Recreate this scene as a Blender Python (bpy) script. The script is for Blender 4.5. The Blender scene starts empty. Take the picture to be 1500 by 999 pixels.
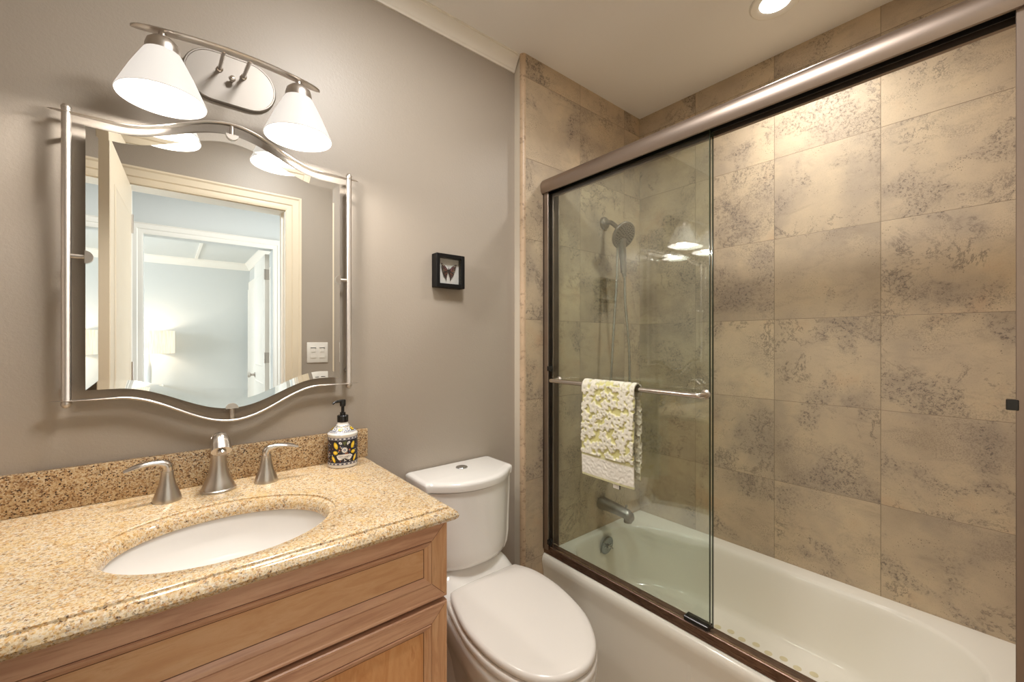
import bpy, bmesh, math, random
from mathutils import Vector, Matrix, noise as mnoise
PI = math.pi
random.seed(7)
scene = bpy.context.scene
C = scene.collection

# ------------------------------------------------------------------ camera
cd = bpy.data.cameras.new('camera'); cam = bpy.data.objects.new('camera', cd); C.objects.link(cam)
cd.sensor_width = 36.0; cd.lens = 615.0/1500*36.0; cd.clip_start = 0.02; cd.clip_end = 60
cam.location = (0, 0, 1.29); cam.rotation_euler = (PI/2, 0, -math.radians(39.39))
scene.camera = cam
# ------------------------------------------------------------------ world, view
w = bpy.data.worlds.new('world'); scene.world = w; w.use_nodes = True
w.node_tree.nodes['Background'].inputs[0].default_value = (.75, .85, 1, 1)
w.node_tree.nodes['Background'].inputs[1].default_value = 0.6
scene.view_settings.view_transform = 'Standard'; scene.view_settings.look = 'None'
scene.view_settings.gamma = 1; scene.view_settings.use_curve_mapping = False
scene.view_settings.exposure = 0.27
scene.cycles.max_bounces = 12; scene.cycles.diffuse_bounces = 6; scene.cycles.glossy_bounces = 6
scene.cycles.transparent_max_bounces = 16; scene.cycles.transmission_bounces = 8
scene.cycles.sample_clamp_indirect = 6.0; scene.cycles.use_denoising = True
scene.cycles.caustics_reflective = False; scene.cycles.caustics_refractive = False

def light(kind, name, loc, energy, color, rot=(0, 0, 0), **kw):
    l = bpy.data.lights.new(name, kind); o = bpy.data.objects.new(name, l); C.objects.link(o)
    l.energy = energy; l.color = color; o.location = loc; o.rotation_euler = rot
    for k, v in kw.items(): setattr(l, k, v)
    return o
WARM = (1.0, .96, .91); DAY = (.90, .96, 1.0)
CEIL = 2.462
ROOM_FILL = (.50, .58); TUB_SPOT = (1.625, .545)
# daylight through the bedroom window; the hall one is unseen, added as fill
light('AREA', 'bedroom_daylight', (-2.12, -3.2, 1.45), 50, DAY, (0, -PI/2, 0), shape='RECTANGLE', size=1.2, size_y=1.5)
light('AREA', 'hall_side_fill', (1.42, -.8, 1.5), 10, DAY, (0, PI/2, 0), shape='RECTANGLE', size=1.0, size_y=.8)
# recessed tub lamp; hall and room ceiling lights are unseen, added as fill
light('AREA', 'tub_lamp_light', (*TUB_SPOT, CEIL-.012), 5.5, (1, .97, .92), shape='DISK', size=.11, spread=2.5)
light('AREA', 'hall_ceiling_fill', (.25, -.75, CEIL-.02), 6.5, (1, .98, .95), shape='RECTANGLE', size=1.2, size_y=.5)
light('AREA', 'room_ceiling_fill', (*ROOM_FILL, CEIL-.012), 14, (1, .985, .96), shape='DISK', size=.30)

# ------------------------------------------------------------------ materials
def mat(name, col, rough=.5, metal=0, **kw):
    m = bpy.data.materials.new(name); m.use_nodes = True
    b = m.node_tree.nodes['Principled BSDF']
    b.inputs['Base Color'].default_value = (*col, 1); b.inputs['Roughness'].default_value = rough
    b.inputs['Metallic'].default_value = metal
    for k, v in kw.items(): b.inputs[k.replace('_', ' ')].default_value = v
    return m
class N:
    def __init__(s, m): s.m = m; s.t = m.node_tree; s.b = s.t.nodes['Principled BSDF']
    def n(s, ty, **kw):
        x = s.t.nodes.new(ty)
        for k, v in kw.items():
            if k.startswith('i_'): 
                key = k[2:].replace('_', ' ')
                x.inputs[int(key) if key.isdigit() else key].default_value = v
            else: setattr(x, k, v)
        return x
    def l(s, a, b): s.t.links.new(a, b)
    def coord(s): return s.n('ShaderNodeTexCoord').outputs['Object']
    def math(s, op, a, b=None, c=None):
        x = s.n('ShaderNodeMath', operation=op)
        for i, v in enumerate((a, b, c)):
            if v is None: continue
            if isinstance(v, (int, float)): x.inputs[i].default_value = v
            else: s.l(v, x.inputs[i])
        return x.outputs[0]
    def noise(s, vec, scale, detail=4, rough=.55, dist=0):
        x = s.n('ShaderNodeTexNoise', i_Scale=scale, i_Detail=detail, i_Roughness=rough, i_Distortion=dist)
        s.l(vec, x.inputs['Vector']); return x.outputs['Fac']
    def ramp(s, fac, stops, interp='LINEAR'):
        x = s.n('ShaderNodeValToRGB'); x.color_ramp.interpolation = interp
        el = x.color_ramp.elements
        while len(el) < len(stops): el.new(.5)
        for e, (p, c) in zip(el, stops):
            e.position = p; e.color = (*c, 1) if len(c) == 3 else c
        s.l(fac, x.inputs[0]); return x.outputs[0]
    def mix(s, fac, a, b, blend='MIX'):
        x = s.n('ShaderNodeMix', data_type='RGBA', blend_type=blend)
        for i, v in ((0, fac), (6, a), (7, b)):
            if isinstance(v, (int, float)): x.inputs[i].default_value = v
            elif isinstance(v, tuple): x.inputs[i].default_value = (*v, 1)
            else: s.l(v, x.inputs[i])
        return x.outputs[2]
    def bump(s, h, strength=.2, dist=.001):
        x = s.n('ShaderNodeBump', i_Strength=strength, i_Distance=dist)
        s.l(h, x.inputs['Height']); s.l(x.outputs[0], s.b.inputs['Normal'])
    def smooth(s, v, lo, hi):
        x = s.n('ShaderNodeMapRange', interpolation_type='SMOOTHSTEP'); x.inputs['From Min'].default_value = lo
        x.inputs['From Max'].default_value = hi; s.l(v, x.inputs['Value']); return x.outputs[0]
    def mapping(s, vec, scale):
        x = s.n('ShaderNodeMapping'); x.inputs['Scale'].default_value = scale
        s.l(vec, x.inputs['Vector']); return x.outputs[0]

def srgb(r, g, b):
    f = lambda c: (c/255/12.92) if c/255 <= .04045 else ((c/255+.055)/1.055)**2.4
    return (f(r), f(g), f(b))

def m_paint(name, col, rough=.38, bs=.35):
    m = mat(name, col, rough); q = N(m); co = q.coord()
    n = q.noise(co, 190, 3, .6); q.bump(n, bs, .0012)
    return m
M_wall = m_paint('wall_paint_taupe', srgb(168, 157, 144), .42)
M_cool = m_paint('wall_paint_pale_blue', srgb(214, 216, 214), .6, .1)
M_ceil = m_paint('ceiling_paint', srgb(246, 244, 242), .7, .15)
M_trim = mat('white_trim_paint', srgb(244, 239, 230), .35)
M_creamtrim = mat('cream_trim_paint', srgb(226, 212, 188), .4)

def m_tile(name, axis, u0):
    m = mat(name, (.5, .4, .3), .52); q = N(m); co = q.coord()
    sep = q.n('ShaderNodeSeparateXYZ'); q.l(co, sep.inputs[0])
    U = q.math('DIVIDE', q.math('SUBTRACT', sep.outputs[axis], u0), .3336)
    V = q.math('DIVIDE', q.math('SUBTRACT', sep.outputs['Z'], .0585), .3298)
    fu, fv = q.math('FLOOR', U), q.math('FLOOR', V)
    cell = q.n('ShaderNodeCombineXYZ'); q.l(fu, cell.inputs[0]); q.l(fv, cell.inputs[1])
    wn = q.n('ShaderNodeTexWhiteNoise', noise_dimensions='3D'); q.l(cell.outputs[0], wn.inputs['Vector'])
    off = q.n('ShaderNodeVectorMath', operation='SCALE'); q.l(wn.outputs['Color'], off.inputs[0]); off.inputs['Scale'].default_value = 23
    add = q.n('ShaderNodeVectorMath', operation='ADD'); q.l(co, add.inputs[0]); q.l(off.outputs[0], add.inputs[1])
    P = add.outputs[0]
    ux, uz = (1.0, .0) , 0
    base = q.ramp(q.noise(P, 4.5, 5, .55), [(.28, srgb(175, 157, 133)), (.45, srgb(191, 172, 146)), (.6, srgb(202, 182, 152)), (.75, srgb(198, 168, 136))])
    base = q.mix(q.math('MULTIPLY', q.smooth(q.noise(P, 3.1, 4, .6), .5, .68), .55), base, srgb(160, 145, 128))
    # per tile tone
    tone = q.math('ADD', .93, q.math('MULTIPLY', wn.outputs['Value'], .13))
    tc = q.n('ShaderNodeCombineColor'); [q.l(tone, tc.inputs[i]) for i in range(3)]
    base = q.mix(1.0, base, tc.outputs[0], 'MULTIPLY')
    # streaky cloud
    st = q.noise(q.mapping(P, (1, 1, 2.6)), 9, 6, .65, .6)
    base = q.mix(q.math('MULTIPLY', q.smooth(st, .5, .75), .35), base, srgb(140, 124, 108))
    # speckled pitting inside patches
    patch = q.smooth(q.noise(P, 5.2, 3, .5, .8), .50, .64)
    spk = q.smooth(q.noise(q.mapping(P, (1, 1, 1.15)), 95, 9, .85), .525, .560)
    base = q.mix(q.math('MULTIPLY', patch, .22), base, srgb(146, 132, 118))
    base = q.mix(q.math('MULTIPLY', q.math('MULTIPLY', patch, spk), .80), base, srgb(98, 86, 78))
    # branching veins, broken up by a finer noise
    vn = q.noise(P, 6.5, 10, .74, .5)
    ridg = q.math('ABSOLUTE', q.math('SUBTRACT', vn, .5))
    vein = q.math('SUBTRACT', 1, q.smooth(ridg, .0, .022))
    vm = q.smooth(q.noise(P, 3.6, 3, .55), .50, .60)
    brk = q.smooth(q.noise(P, 60, 4, .7), .36, .52)
    base = q.mix(q.math('MULTIPLY', q.math('MULTIPLY', q.math('MULTIPLY', vein, vm), brk), .72), base, srgb(90, 80, 74))
    # granular area on some tiles
    gr = q.math('MULTIPLY', q.smooth(q.noise(q.mapping(P, (1, 1, 2.2)), 3.2, 4, .6), .50, .62), q.smooth(q.noise(P, 260, 4, .7), .50, .58))
    base = q.mix(q.math('MULTIPLY', gr, .38), base, srgb(118, 104, 92))
    # fine grain
    fg = q.noise(P, 320, 2, .5)
    base = q.mix(q.math('MULTIPLY', q.smooth(fg, .5, .75), .18), base, srgb(130, 112, 94))
    # grout
    eu = q.math('ABSOLUTE', q.math('SUBTRACT', q.math('FRACT', U), .5)); ev = q.math('ABSOLUTE', q.math('SUBTRACT', q.math('FRACT', V), .5))
    e = q.math('MAXIMUM', eu, ev)
    # scattered dark pits
    pv = q.n('ShaderNodeTexVoronoi', i_Scale=150); q.l(P, pv.inputs['Vector'])
    pits = q.math('MULTIPLY', q.math('LESS_THAN', pv.outputs['Distance'], .22), q.smooth(q.noise(P, 14, 5, .7), .53, .62))
    base = q.mix(q.math('MULTIPLY', pits, .7), base, srgb(92, 80, 70))
    g = q.math('GREATER_THAN', e, .4978)
    base = q.mix(g, base, srgb(138, 120, 98))
    q.l(base, q.b.inputs['Base Color'])
    hgt = q.math('SUBTRACT', q.math('SUBTRACT', 1, q.smooth(e, .4965, .4990)), q.math('MULTIPLY', q.math('MULTIPLY', patch, spk), .35))
    q.bump(hgt, .6, .0015)
    return m
M_tileE = m_tile('stone_tile_long_wall', 'Y', -.017)
M_tileN = m_tile('stone_tile_head_wall', 'X', 1.127)

def m_granite():
    m = mat('golden_granite', (.6, .5, .3), .12); q = N(m); co = q.coord()
    def vor(scale):
        v = q.n('ShaderNodeTexVoronoi', i_Scale=scale); q.l(co, v.inputs['Vector'])
        s = q.n('ShaderNodeSeparateColor'); q.l(v.outputs['Color'], s.inputs[0]); return s.outputs[0]
    a = q.ramp(vor(430), [(0, srgb(218, 198, 164)), (.30, srgb(228, 212, 186)), (.52, srgb(210, 174, 120)), (.66, srgb(190, 148, 98)), (.80, srgb(206, 196, 180)), (.88, srgb(138, 102, 68)), (.955, srgb(66, 50, 40))], 'CONSTANT')
    b = q.ramp(vor(230), [(0, srgb(224, 204, 170)), (.4, srgb(214, 178, 122)), (.62, srgb(224, 214, 196)), (.8, srgb(192, 146, 94)), (.93, srgb(108, 80, 58))], 'CONSTANT')
    c = q.mix(1.0, q.mix(.45, a, b), (.94, .925, .90), 'MULTIPLY')
    c = q.mix(q.math('MULTIPLY', q.smooth(q.noise(co, 18, 4, .6), .5, .7), .4), c, srgb(214, 176, 112))
    d = q.smooth(q.noise(co, 300, 3, .6), .62, .68)
    c = q.mix(q.math('MULTIPLY', d, .7), c, srgb(96, 70, 48))
    q.l(c, q.b.inputs['Base Color'])
    return m
M_granite = m_granite()

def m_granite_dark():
    # same stone, painted darker because the upright strip catches less light
    m = mat('shaded_granite', (.5, .4, .25), .2); q = N(m); co = q.coord()
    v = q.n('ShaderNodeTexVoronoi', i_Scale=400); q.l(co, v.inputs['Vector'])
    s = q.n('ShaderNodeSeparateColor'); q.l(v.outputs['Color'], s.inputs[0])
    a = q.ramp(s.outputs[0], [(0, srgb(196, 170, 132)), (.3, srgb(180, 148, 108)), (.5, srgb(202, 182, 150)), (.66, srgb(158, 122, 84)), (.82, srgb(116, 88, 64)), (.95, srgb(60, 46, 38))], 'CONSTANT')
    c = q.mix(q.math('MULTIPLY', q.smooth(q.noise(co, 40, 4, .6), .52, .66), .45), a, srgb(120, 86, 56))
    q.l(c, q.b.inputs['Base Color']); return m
M_granite2 = m_granite_dark()

def m_wood(name, c1, c2, c3, scale):
    m = mat(name, c1, .34); q = N(m); co = q.coord()
    g = q.noise(q.mapping(co, scale), 14, 6, .6, 1.2)
    f = q.noise(q.mapping(co, tuple(x*5 for x in scale)), 30, 3, .6)
    c = q.ramp(g, [(.3, c2), (.48, c1), (.62, c3), (.75, c2)])
    c = q.mix(q.math('MULTIPLY', q.smooth(f, .5, .72), .25), c, c2)
    q.l(c, q.b.inputs['Base Color']); q.bump(f, .08, .0004); return m
W1, W2, W3 = srgb(210, 162, 122), srgb(188, 136, 98), srgb(218, 174, 134)
M_woodH = m_wood('maple_horizontal_grain', srgb(204, 158, 128), srgb(184, 136, 108), srgb(214, 170, 138), (.35, 3, 5))
M_woodV = m_wood('maple_vertical_grain', W1, W2, W3, (5, 3, .35))
M_woodP = m_wood('maple_panel', srgb(210, 162, 118), srgb(198, 146, 102), srgb(216, 172, 130), (.5, 2, 2.4))
M_woodD = m_wood('maple_door_panel', srgb(208, 150, 98), srgb(192, 128, 76), srgb(216, 162, 112), (2.4, 2, .5))
M_glaze = mat('dark_wood_glaze', srgb(104, 66, 42), .5)
M_shadow = mat('cabinet_gap_shade', srgb(60, 40, 28), .8)

M_nickel = mat('brushed_nickel', (.60, .55, .50), .33, 1)
q = N(M_nickel); q.bump(q.noise(q.mapping(q.coord(), (1, 1, 12)), 300, 2), .06, .0003)
M_nickel2 = mat('satin_nickel', (.66, .61, .56), .22, 1)
M_dnickel = mat('dark_satin_nickel', (.34, .31, .28), .36, 1)
M_chrome = mat('chrome', (.62, .63, .64), .10, 1)
M_dchrome = mat('dark_chrome', (.30, .33, .35), .14, 1)
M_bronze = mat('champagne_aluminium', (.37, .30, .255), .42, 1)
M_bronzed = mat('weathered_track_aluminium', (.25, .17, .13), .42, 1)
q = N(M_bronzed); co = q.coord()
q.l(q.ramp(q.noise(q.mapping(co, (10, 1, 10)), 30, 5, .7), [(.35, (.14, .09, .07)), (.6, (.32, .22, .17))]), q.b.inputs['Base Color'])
M_gasket = mat('black_gasket', (.012, .010, .008), .5)
M_black = mat('black_plastic', (.010, .010, .010), .25)
M_blackwood = mat('black_frame_lacquer', (.004, .0035, .0035), .45, 0, Specular_IOR_Level=.25)
M_porc = mat('white_porcelain', srgb(230, 226, 221), .08)
M_seat = mat('white_seat_plastic', srgb(226, 219, 212), .2)
M_tub = mat('ivory_enamel', srgb(236, 231, 219), .14)
M_mirror = mat('mirror_silver', (.93, .95, .94), 0.0, 1)
M_medge = mat('mirror_edge', (.55, .62, .60), .25, .6)
M_white = mat('white_plastic', srgb(236, 232, 224), .35)
M_paper = mat('specimen_paper', srgb(218, 216, 210), .7)

def m_glass(name, tint, refl=1.0, ior=1.5):
    m = bpy.data.materials.new(name); m.use_nodes = True; t = m.node_tree; t.nodes.clear()
    o = t.nodes.new('ShaderNodeOutputMaterial'); mx = t.nodes.new('ShaderNodeMixShader')
    tr = t.nodes.new('ShaderNodeBsdfTransparent'); tr.inputs[0].default_value = (*tint, 1)
    gl = t.nodes.new('ShaderNodeBsdfGlossy'); gl.inputs['Roughness'].default_value = 0.0; gl.inputs[0].default_value = (refl, refl, refl, 1)
    ge = t.nodes.new('ShaderNodeNewGeometry'); dt = t.nodes.new('ShaderNodeVectorMath'); dt.operation = 'DOT_PRODUCT'
    t.links.new(ge.outputs['Normal'], dt.inputs[0]); t.links.new(ge.outputs['Incoming'], dt.inputs[1])
    def mm(op, a, b=None):
        x = t.nodes.new('ShaderNodeMath'); x.operation = op
        for k, v in enumerate((a, b)):
            if v is None: continue
            if isinstance(v, (int, float)): x.inputs[k].default_value = v
            else: t.links.new(v, x.inputs[k])
        return x.outputs[0]
    f0 = ((ior-1)/(ior+1))**2
    fr = mm('ADD', mm('MULTIPLY', mm('POWER', mm('SUBTRACT', 1, mm('ABSOLUTE', dt.outputs['Value'])), 5), 1-f0), f0)
    t.links.new(fr, mx.inputs[0]); t.links.new(tr.outputs[0], mx.inputs[1]); t.links.new(gl.outputs[0], mx.inputs[2])
    t.links.new(mx.outputs[0], o.inputs[0]); return m
M_glass = m_glass('green_tinted_glass', (.940, .965, .948), 1.0, 1.66)
M_cglass = m_glass('clear_glass', (.98, .98, .98), .8, 1.4)
M_gedge = mat('dark_green_glass_edge', srgb(58, 66, 54), .15)

def m_shade(name, col, e, base=(.9, .88, .84)):
    m = mat(name, base, .35); b = m.node_tree.nodes['Principled BSDF']
    b.inputs['Emission Color'].default_value = (*col, 1); b.inputs['Emission Strength'].default_value = e
    return m
M_shade = m_shade('lit_opal_glass', (1, .92, .84), .56, (.26, .25, .23))
M_shadein = m_shade('lit_opal_glass_inside', (1, .96, .9), 2.2)
M_bulb = m_shade('lit_bulb', (1, .93, .82), 9)
M_can = m_shade('lit_recessed_lens', (1, .97, .92), 6)
M_drum = m_shade('lit_linen_shade', (1, .86, .70), .55, srgb(220, 205, 185))
q = N(M_drum); wv = q.n('ShaderNodeTexNoise', i_Scale=60); q.l(q.mapping(q.coord(), (1, 1, .1)), wv.inputs['Vector'])
q.l(q.ramp(wv.outputs['Fac'], [(.35, srgb(200, 182, 158)), (.6, srgb(232, 220, 200))]), q.b.inputs['Base Color'])

def m_floor():
    m = mat('tan_floor_tile', srgb(176, 150, 122), .4); q = N(m); co = q.coord()
    sep = q.n('ShaderNodeSeparateXYZ'); q.l(co, sep.inputs[0])
    c = q.ramp(q.noise(co, 7, 5), [(.3, srgb(168, 140, 112)), (.7, srgb(196, 170, 140))])
    e = q.math('MAXIMUM', *[q.math('ABSOLUTE', q.math('SUBTRACT', q.math('FRACT', q.math('DIVIDE', sep.outputs[a], .305)), .5)) for a in ('X', 'Y')])
    q.l(q.mix(q.math('GREATER_THAN', e, .49), c, srgb(140, 122, 102)), q.b.inputs['Base Color']); return m
M_floor = m_floor()
M_carpet = m_paint('pale_carpet', srgb(196, 190, 180), .95, .6)
M_trimstone = mat('bullnose_stone', srgb(196, 172, 142), .4); q = N(M_trimstone); co = q.coord()
q.l(q.mix(q.math('MULTIPLY', q.smooth(q.noise(co, 45, 5, .7), .52, .66), .6), q.ramp(q.noise(co, 8, 4), [(.3, srgb(184, 160, 132)), (.7, srgb(206, 178, 148))]), srgb(120, 98, 78)), q.b.inputs['Base Color'])

# ------------------------------------------------------------------ helpers
def BM(): return bmesh.new()
def finish(name, bm, m, parent=None, smooth=30, kind=None, label=None):
    bmesh.ops.recalc_face_normals(bm, faces=bm.faces)
    me = bpy.data.meshes.new(name); bm.to_mesh(me); bm.free()
    for x in (m if isinstance(m, (list, tuple)) else [m]): me.materials.append(x)
    if smooth:
        for p in me.polygons: p.use_smooth = True
        me.set_sharp_from_angle(angle=math.radians(smooth))
    o = bpy.data.objects.new(name, me); C.objects.link(o)
    if parent:
        o.parent = parent
        o.matrix_parent_inverse = Matrix.Translation(-Vector(parent.location)) if parent.type == 'EMPTY' else Matrix.Identity(4)
    if kind: o['kind'] = kind
    if label: o['label'] = label
    return o
def thing(name, label, cat, loc, group=None):
    o = bpy.data.objects.new(name, None); C.objects.link(o); o.location = loc; o.empty_display_size = .05
    o['label'] = label; o['category'] = cat
    if group: o['group'] = group
    return o
def tag(o, label, cat, group=None):
    o['label'] = label; o['category'] = cat
    if group: o['group'] = group
    return o
def box(bm, x0, x1, y0, y1, z0, z1, bev=0, seg=2, mi=0):
    vs = [bm.verts.new((x, y, z)) for x in (x0, x1) for y in (y0, y1) for z in (z0, z1)]
    fs = [bm.faces.new([vs[i] for i in f]) for f in ((0, 1, 3, 2), (4, 6, 7, 5), (0, 4, 5, 1), (2, 3, 7, 6), (0, 2, 6, 4), (1, 5, 7, 3))]
    for f in fs: f.material_index = mi
    if bev:
        es = list({e for f in fs for e in f.edges})
        bmesh.ops.bevel(bm, geom=es, offset=bev, segments=seg, profile=.5, affect='EDGES', material=-1)
    return bm
def loft(bm, rings, closed=True, cap0=True, cap1=True, mi=0, mis=None):
    R = [[bm.verts.new(p) for p in r] for r in rings]
    n = len(R[0])
    for k in range(len(R)-1):
        for i in range(n if closed else n-1):
            j = (i+1) % n
            try:
                f = bm.faces.new((R[k][i], R[k][j], R[k+1][j], R[k+1][i])); f.material_index = mis[k] if mis else mi
            except ValueError: pass
    if cap0: f = bm.faces.new(list(reversed(R[0]))); f.material_index = mis[0] if mis else mi
    if cap1: f = bm.faces.new(R[-1]); f.material_index = mis[-1] if mis else mi
    return R
def lathe(bm, prof, c=(0, 0, 0), axis=(0, 0, 1), n=32, cap0=True, cap1=True, mi=0, mis=None):
    a = Vector(axis).normalized(); q = Vector((0, 0, 1)).rotation_difference(a) ; c = Vector(c)
    rings = []
    for r, z in prof:
        r = max(r, 1e-5)
        rings.append([c + q @ Vector((r*math.cos(2*PI*i/n), r*math.sin(2*PI*i/n), z)) for i in range(n)])
    loft(bm, rings, True, cap0, cap1, mi, mis); return bm
def frames(pts):
    pts = [Vector(p) for p in pts]; T = []
    for i in range(len(pts)):
        a = pts[max(i-1, 0)]; b = pts[min(i+1, len(pts)-1)]; T.append((b-a).normalized())
    return pts, T
def tube(bm, pts, r, n=12, up=(0, 0, 1), ry=None, mi=0):
    """sweep an ellipse; r may be list; ry = second radius (along binormal to up)"""
    pts, T = frames(pts); up = Vector(up); rings = []
    for i, (p, t) in enumerate(zip(pts, T)):
        s = t.cross(up)
        if s.length < 1e-4: s = t.cross(Vector((1, 0, 0)))
        s.normalize(); u = s.cross(t).normalized()
        a = r[i] if isinstance(r, (list, tuple)) else r
        b = (ry[i] if isinstance(ry, (list, tuple)) else ry) if ry is not None else a
        rings.append([p + s*(b*math.cos(2*PI*k/n)) + u*(a*math.sin(2*PI*k/n)) for k in range(n)])
    loft(bm, rings, mi=mi); return bm
def bez(P, n=16):
    """catmull-rom through points"""
    P = [Vector(p) for p in P]; out = []
    Q = [P[0]*2-P[1]] + P + [P[-1]*2-P[-2]]
    for i in range(1, len(Q)-2):
        for k in range(n):
            t = k/n; a, b, c, d = Q[i-1], Q[i], Q[i+1], Q[i+2]
            out.append(.5*((2*b)+(c-a)*t+(2*a-5*b+4*c-d)*t*t+(3*b-a-3*c+d)*t**3))
    out.append(P[-1]); return out
def rrect(x0, x1, y0, y1, r, z, n=10):
    pts = []
    for cx, cy, a0 in ((x1-r, y1-r, 0), (x0+r, y1-r, PI/2), (x0+r, y0+r, PI), (x1-r, y0+r, 3*PI/2)):
        for k in range(n+1):
            a = a0 + PI/2*k/n; pts.append(Vector((cx+r*math.cos(a), cy+r*math.sin(a), z)))
    return pts
def prism(bm, poly, d, mi=0):
    """poly: list of 3D points (planar), d: extrusion vector"""
    d = Vector(d); loft(bm, [[Vector(p) for p in poly], [Vector(p)+d for p in poly]], mi=mi); return bm
def sphere(bm, c, r, sx=1, sy=1, sz=1, n=16, mi=0):
    rings = []
    for i in range(n//2+1):
        th = PI*i/(n//2); rr = max(math.sin(th)*r, 1e-5)
        rings.append([Vector((c[0]+sx*rr*math.cos(2*PI*k/n), c[1]+sy*rr*math.sin(2*PI*k/n), c[2]-sz*r*math.cos(th))) for k in range(n)])
    loft(bm, rings, mi=mi); return bm
def struct(name, x0, x1, y0, y1, z0, z1, m, bev=0):
    return finish(name, box(BM(), x0, x1, y0, y1, z0, z1, bev), m, smooth=0 if not bev else 30, kind='structure')

YA = 1.345      # face of the painted wall behind the vanity
YC = 1.287      # face of the tiled wall with the shower head
XB = 1.930      # face of the long tiled wall
YS = -.12       # face of the wall with the door
# ------------------------------------------------------------------ room shell
struct('floor', -.62, 2.05, -.24, 1.46, -.08, 0, M_floor)
struct('ceiling', -.62, 2.05, -.24, 1.46, CEIL, CEIL+.08, M_ceil)
struct('wall_north', -.62, 1.118, YA, 1.46, 0, CEIL, M_wall)
struct('wall_north_end', 1.118, XB+.12, YC+.010, 1.46, 0, CEIL, m_paint('wall_return_paint', srgb(206, 196, 180), .4))
struct('wall_north_tiled', 1.129, XB, YC, YC+.010, .30, CEIL, M_tileN)
struct('wall_east', XB, XB+.12, -.24, 1.46, 0, CEIL, M_tileE)
struct('wall_west', -.62, -.50, -.24, 1.46, 0, CEIL, M_wall)
DX0, DX1, DZ = -.141, .536, 2.055
struct('wall_south_left', -.62, DX0, YS-.12, YS, 0, CEIL, M_wall)
struct('wall_south_right', DX1, 1.14, YS-.12, YS, 0, CEIL, M_wall)
struct('wall_south_lintel', DX0, DX1, YS-.12, YS, DZ, CEIL, M_wall)
struct('wall_south_end', 1.14, XB+.12, YS-.12, -.030, 0, CEIL, M_tileN)
# bullnose edge of the tiled wall
pr = [(1.129, YC), (1.1215, YC+.0015), (1.1165, YC+.006), (1.1135, YC+.013), (1.1135, YC+.019), (1.118, YC+.019), (1.118, YC+.010), (1.129, YC+.010)]
bm = BM(); prism(bm, [(x, y, .0) for x, y in pr], (0, 0, CEIL)); finish('trim_1', bm, M_trimstone, kind='structure')
bm = BM(); box(bm, 1.129, 1.216, YC, YC+.010, 0, .30); finish('trim_2', bm, M_tileN, smooth=0, kind='structure')
# crown moulding: profile (projection from wall, height below ceiling)
cp = [(0, -.060), (.006, -.060), (.008, -.054), (.012, -.050), (.014, -.044), (.019, -.034), (.027, -.020), (.034, -.013), (.036, -.010), (.036, -.005), (.040, -.004), (.040, 0), (0, 0)]
def crown(name, a, b, nrm, m, z=CEIL, k=1.0):
    a = Vector((*a, 0)); b = Vector((*b, 0)); nrm = Vector((*nrm, 0)); bm = BM()
    prism(bm, [a + nrm*p*k + Vector((0, 0, z+h*k)) for p, h in cp], b-a)
    return finish(name, bm, m, smooth=25, kind='structure')
crown('trim_crown_north', (-.50, YA), (1.1135, YA), (0, -1), M_trim)
crown('trim_crown_south', (-.50, YS), (1.14, YS), (0, 1), M_trim)
crown('trim_crown_west', (-.50, YS), (-.50, YA), (1, 0), M_trim)
# door casing on the bathroom side and door lining
def casing(tag_, x0, x1, z1, y, ny, m, wdt=.082, rev=.0):
    prof = [(0, .010), (.012, .014), (.030, .013), (.036, .018), (.066, .019), (.074, .024), (wdt, .024), (wdt, 0), (0, 0)]
    for nm, side in (('left', -1), ('right', 1)):
        xb = x0 if side < 0 else x1; bm = BM(); L = []
        loft(bm, [[Vector((xb+side*p, y+ny*d, 0)) for p, d in prof], [Vector((xb+side*p, y+ny*d, z1+p)) for p, d in prof]])
        finish('trim_%s_%s' % (tag_, nm), bm, m, smooth=25, kind='structure')
    bm = BM()
    loft(bm, [[Vector((x0-p, y+ny*d, z1+p)) for p, d in prof], [Vector((x1+p, y+ny*d, z1+p)) for p, d in prof]])
    finish('trim_%s_head' % tag_, bm, m, smooth=25, kind='structure')
casing('bath_door', DX0, DX1, DZ, YS, 1, M_creamtrim)
casing('bath_door_hall', DX0, DX1, DZ, YS-.12, -1, M_trim)
bm = BM()
box(bm, DX0, DX0+.004, YS-.12, YS, 0, DZ); box(bm, DX1-.004, DX1, YS-.12, YS, 0, DZ); box(bm, DX0, DX1, YS-.12, YS, DZ-.004, DZ)
box(bm, DX1-.014, DX1-.004, YS-.08, YS-.045, 0, DZ-.004)
finish('door_frame_1', bm, M_trim, smooth=0, kind='structure')
# hall and bedroom
HY, BY = -1.40, -4.90
struct('floor_hall', -1.5, 1.6, -5.0, YS-.12, -.08, 0, M_carpet)
struct('floor_bedroom', -2.3, -1.5, -5.0, -1.5, -.08, 0, M_carpet)
struct('ceiling_hall', -2.3, 1.6, -5.0, YS-.12, CEIL, CEIL+.08, M_cool)
EX0, EX1, EZ = -.133, .690, 2.065
struct('wall_hall_south_left', -1.3, EX0, HY-.10, HY, 0, CEIL, M_cool)
struct('wall_hall_south_right', EX1, 1.6, HY-.10, HY, 0, CEIL, M_cool)
struct('wall_hall_south_lintel', EX0, EX1, HY-.10, HY, EZ, CEIL, M_cool)
struct('wall_hall_west', -1.4, -1.3, HY, YS-.12, 0, CEIL, M_cool)
struct('wall_hall_north_left', -1.3, -.62, YS-.12, YS-.11, 0, CEIL, M_cool)
struct('wall_hall_north_right', 1.14, 1.5, YS-.14, YS-.121, 0, CEIL, M_cool)
struct('wall_hall_east', 1.5, 1.6, HY, YS-.12, 0, CEIL, M_cool)
struct('wall_bedroom_south', -2.3, 1.1, BY-.1, BY, 0, CEIL, M_cool)
struct('wall_bedroom_west', -2.3, -2.2, BY, -1.5, 0, CEIL, M_cool)
struct('wall_bedroom_east', .975, 1.08, BY, -1.5, 0, CEIL, M_cool)
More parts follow.
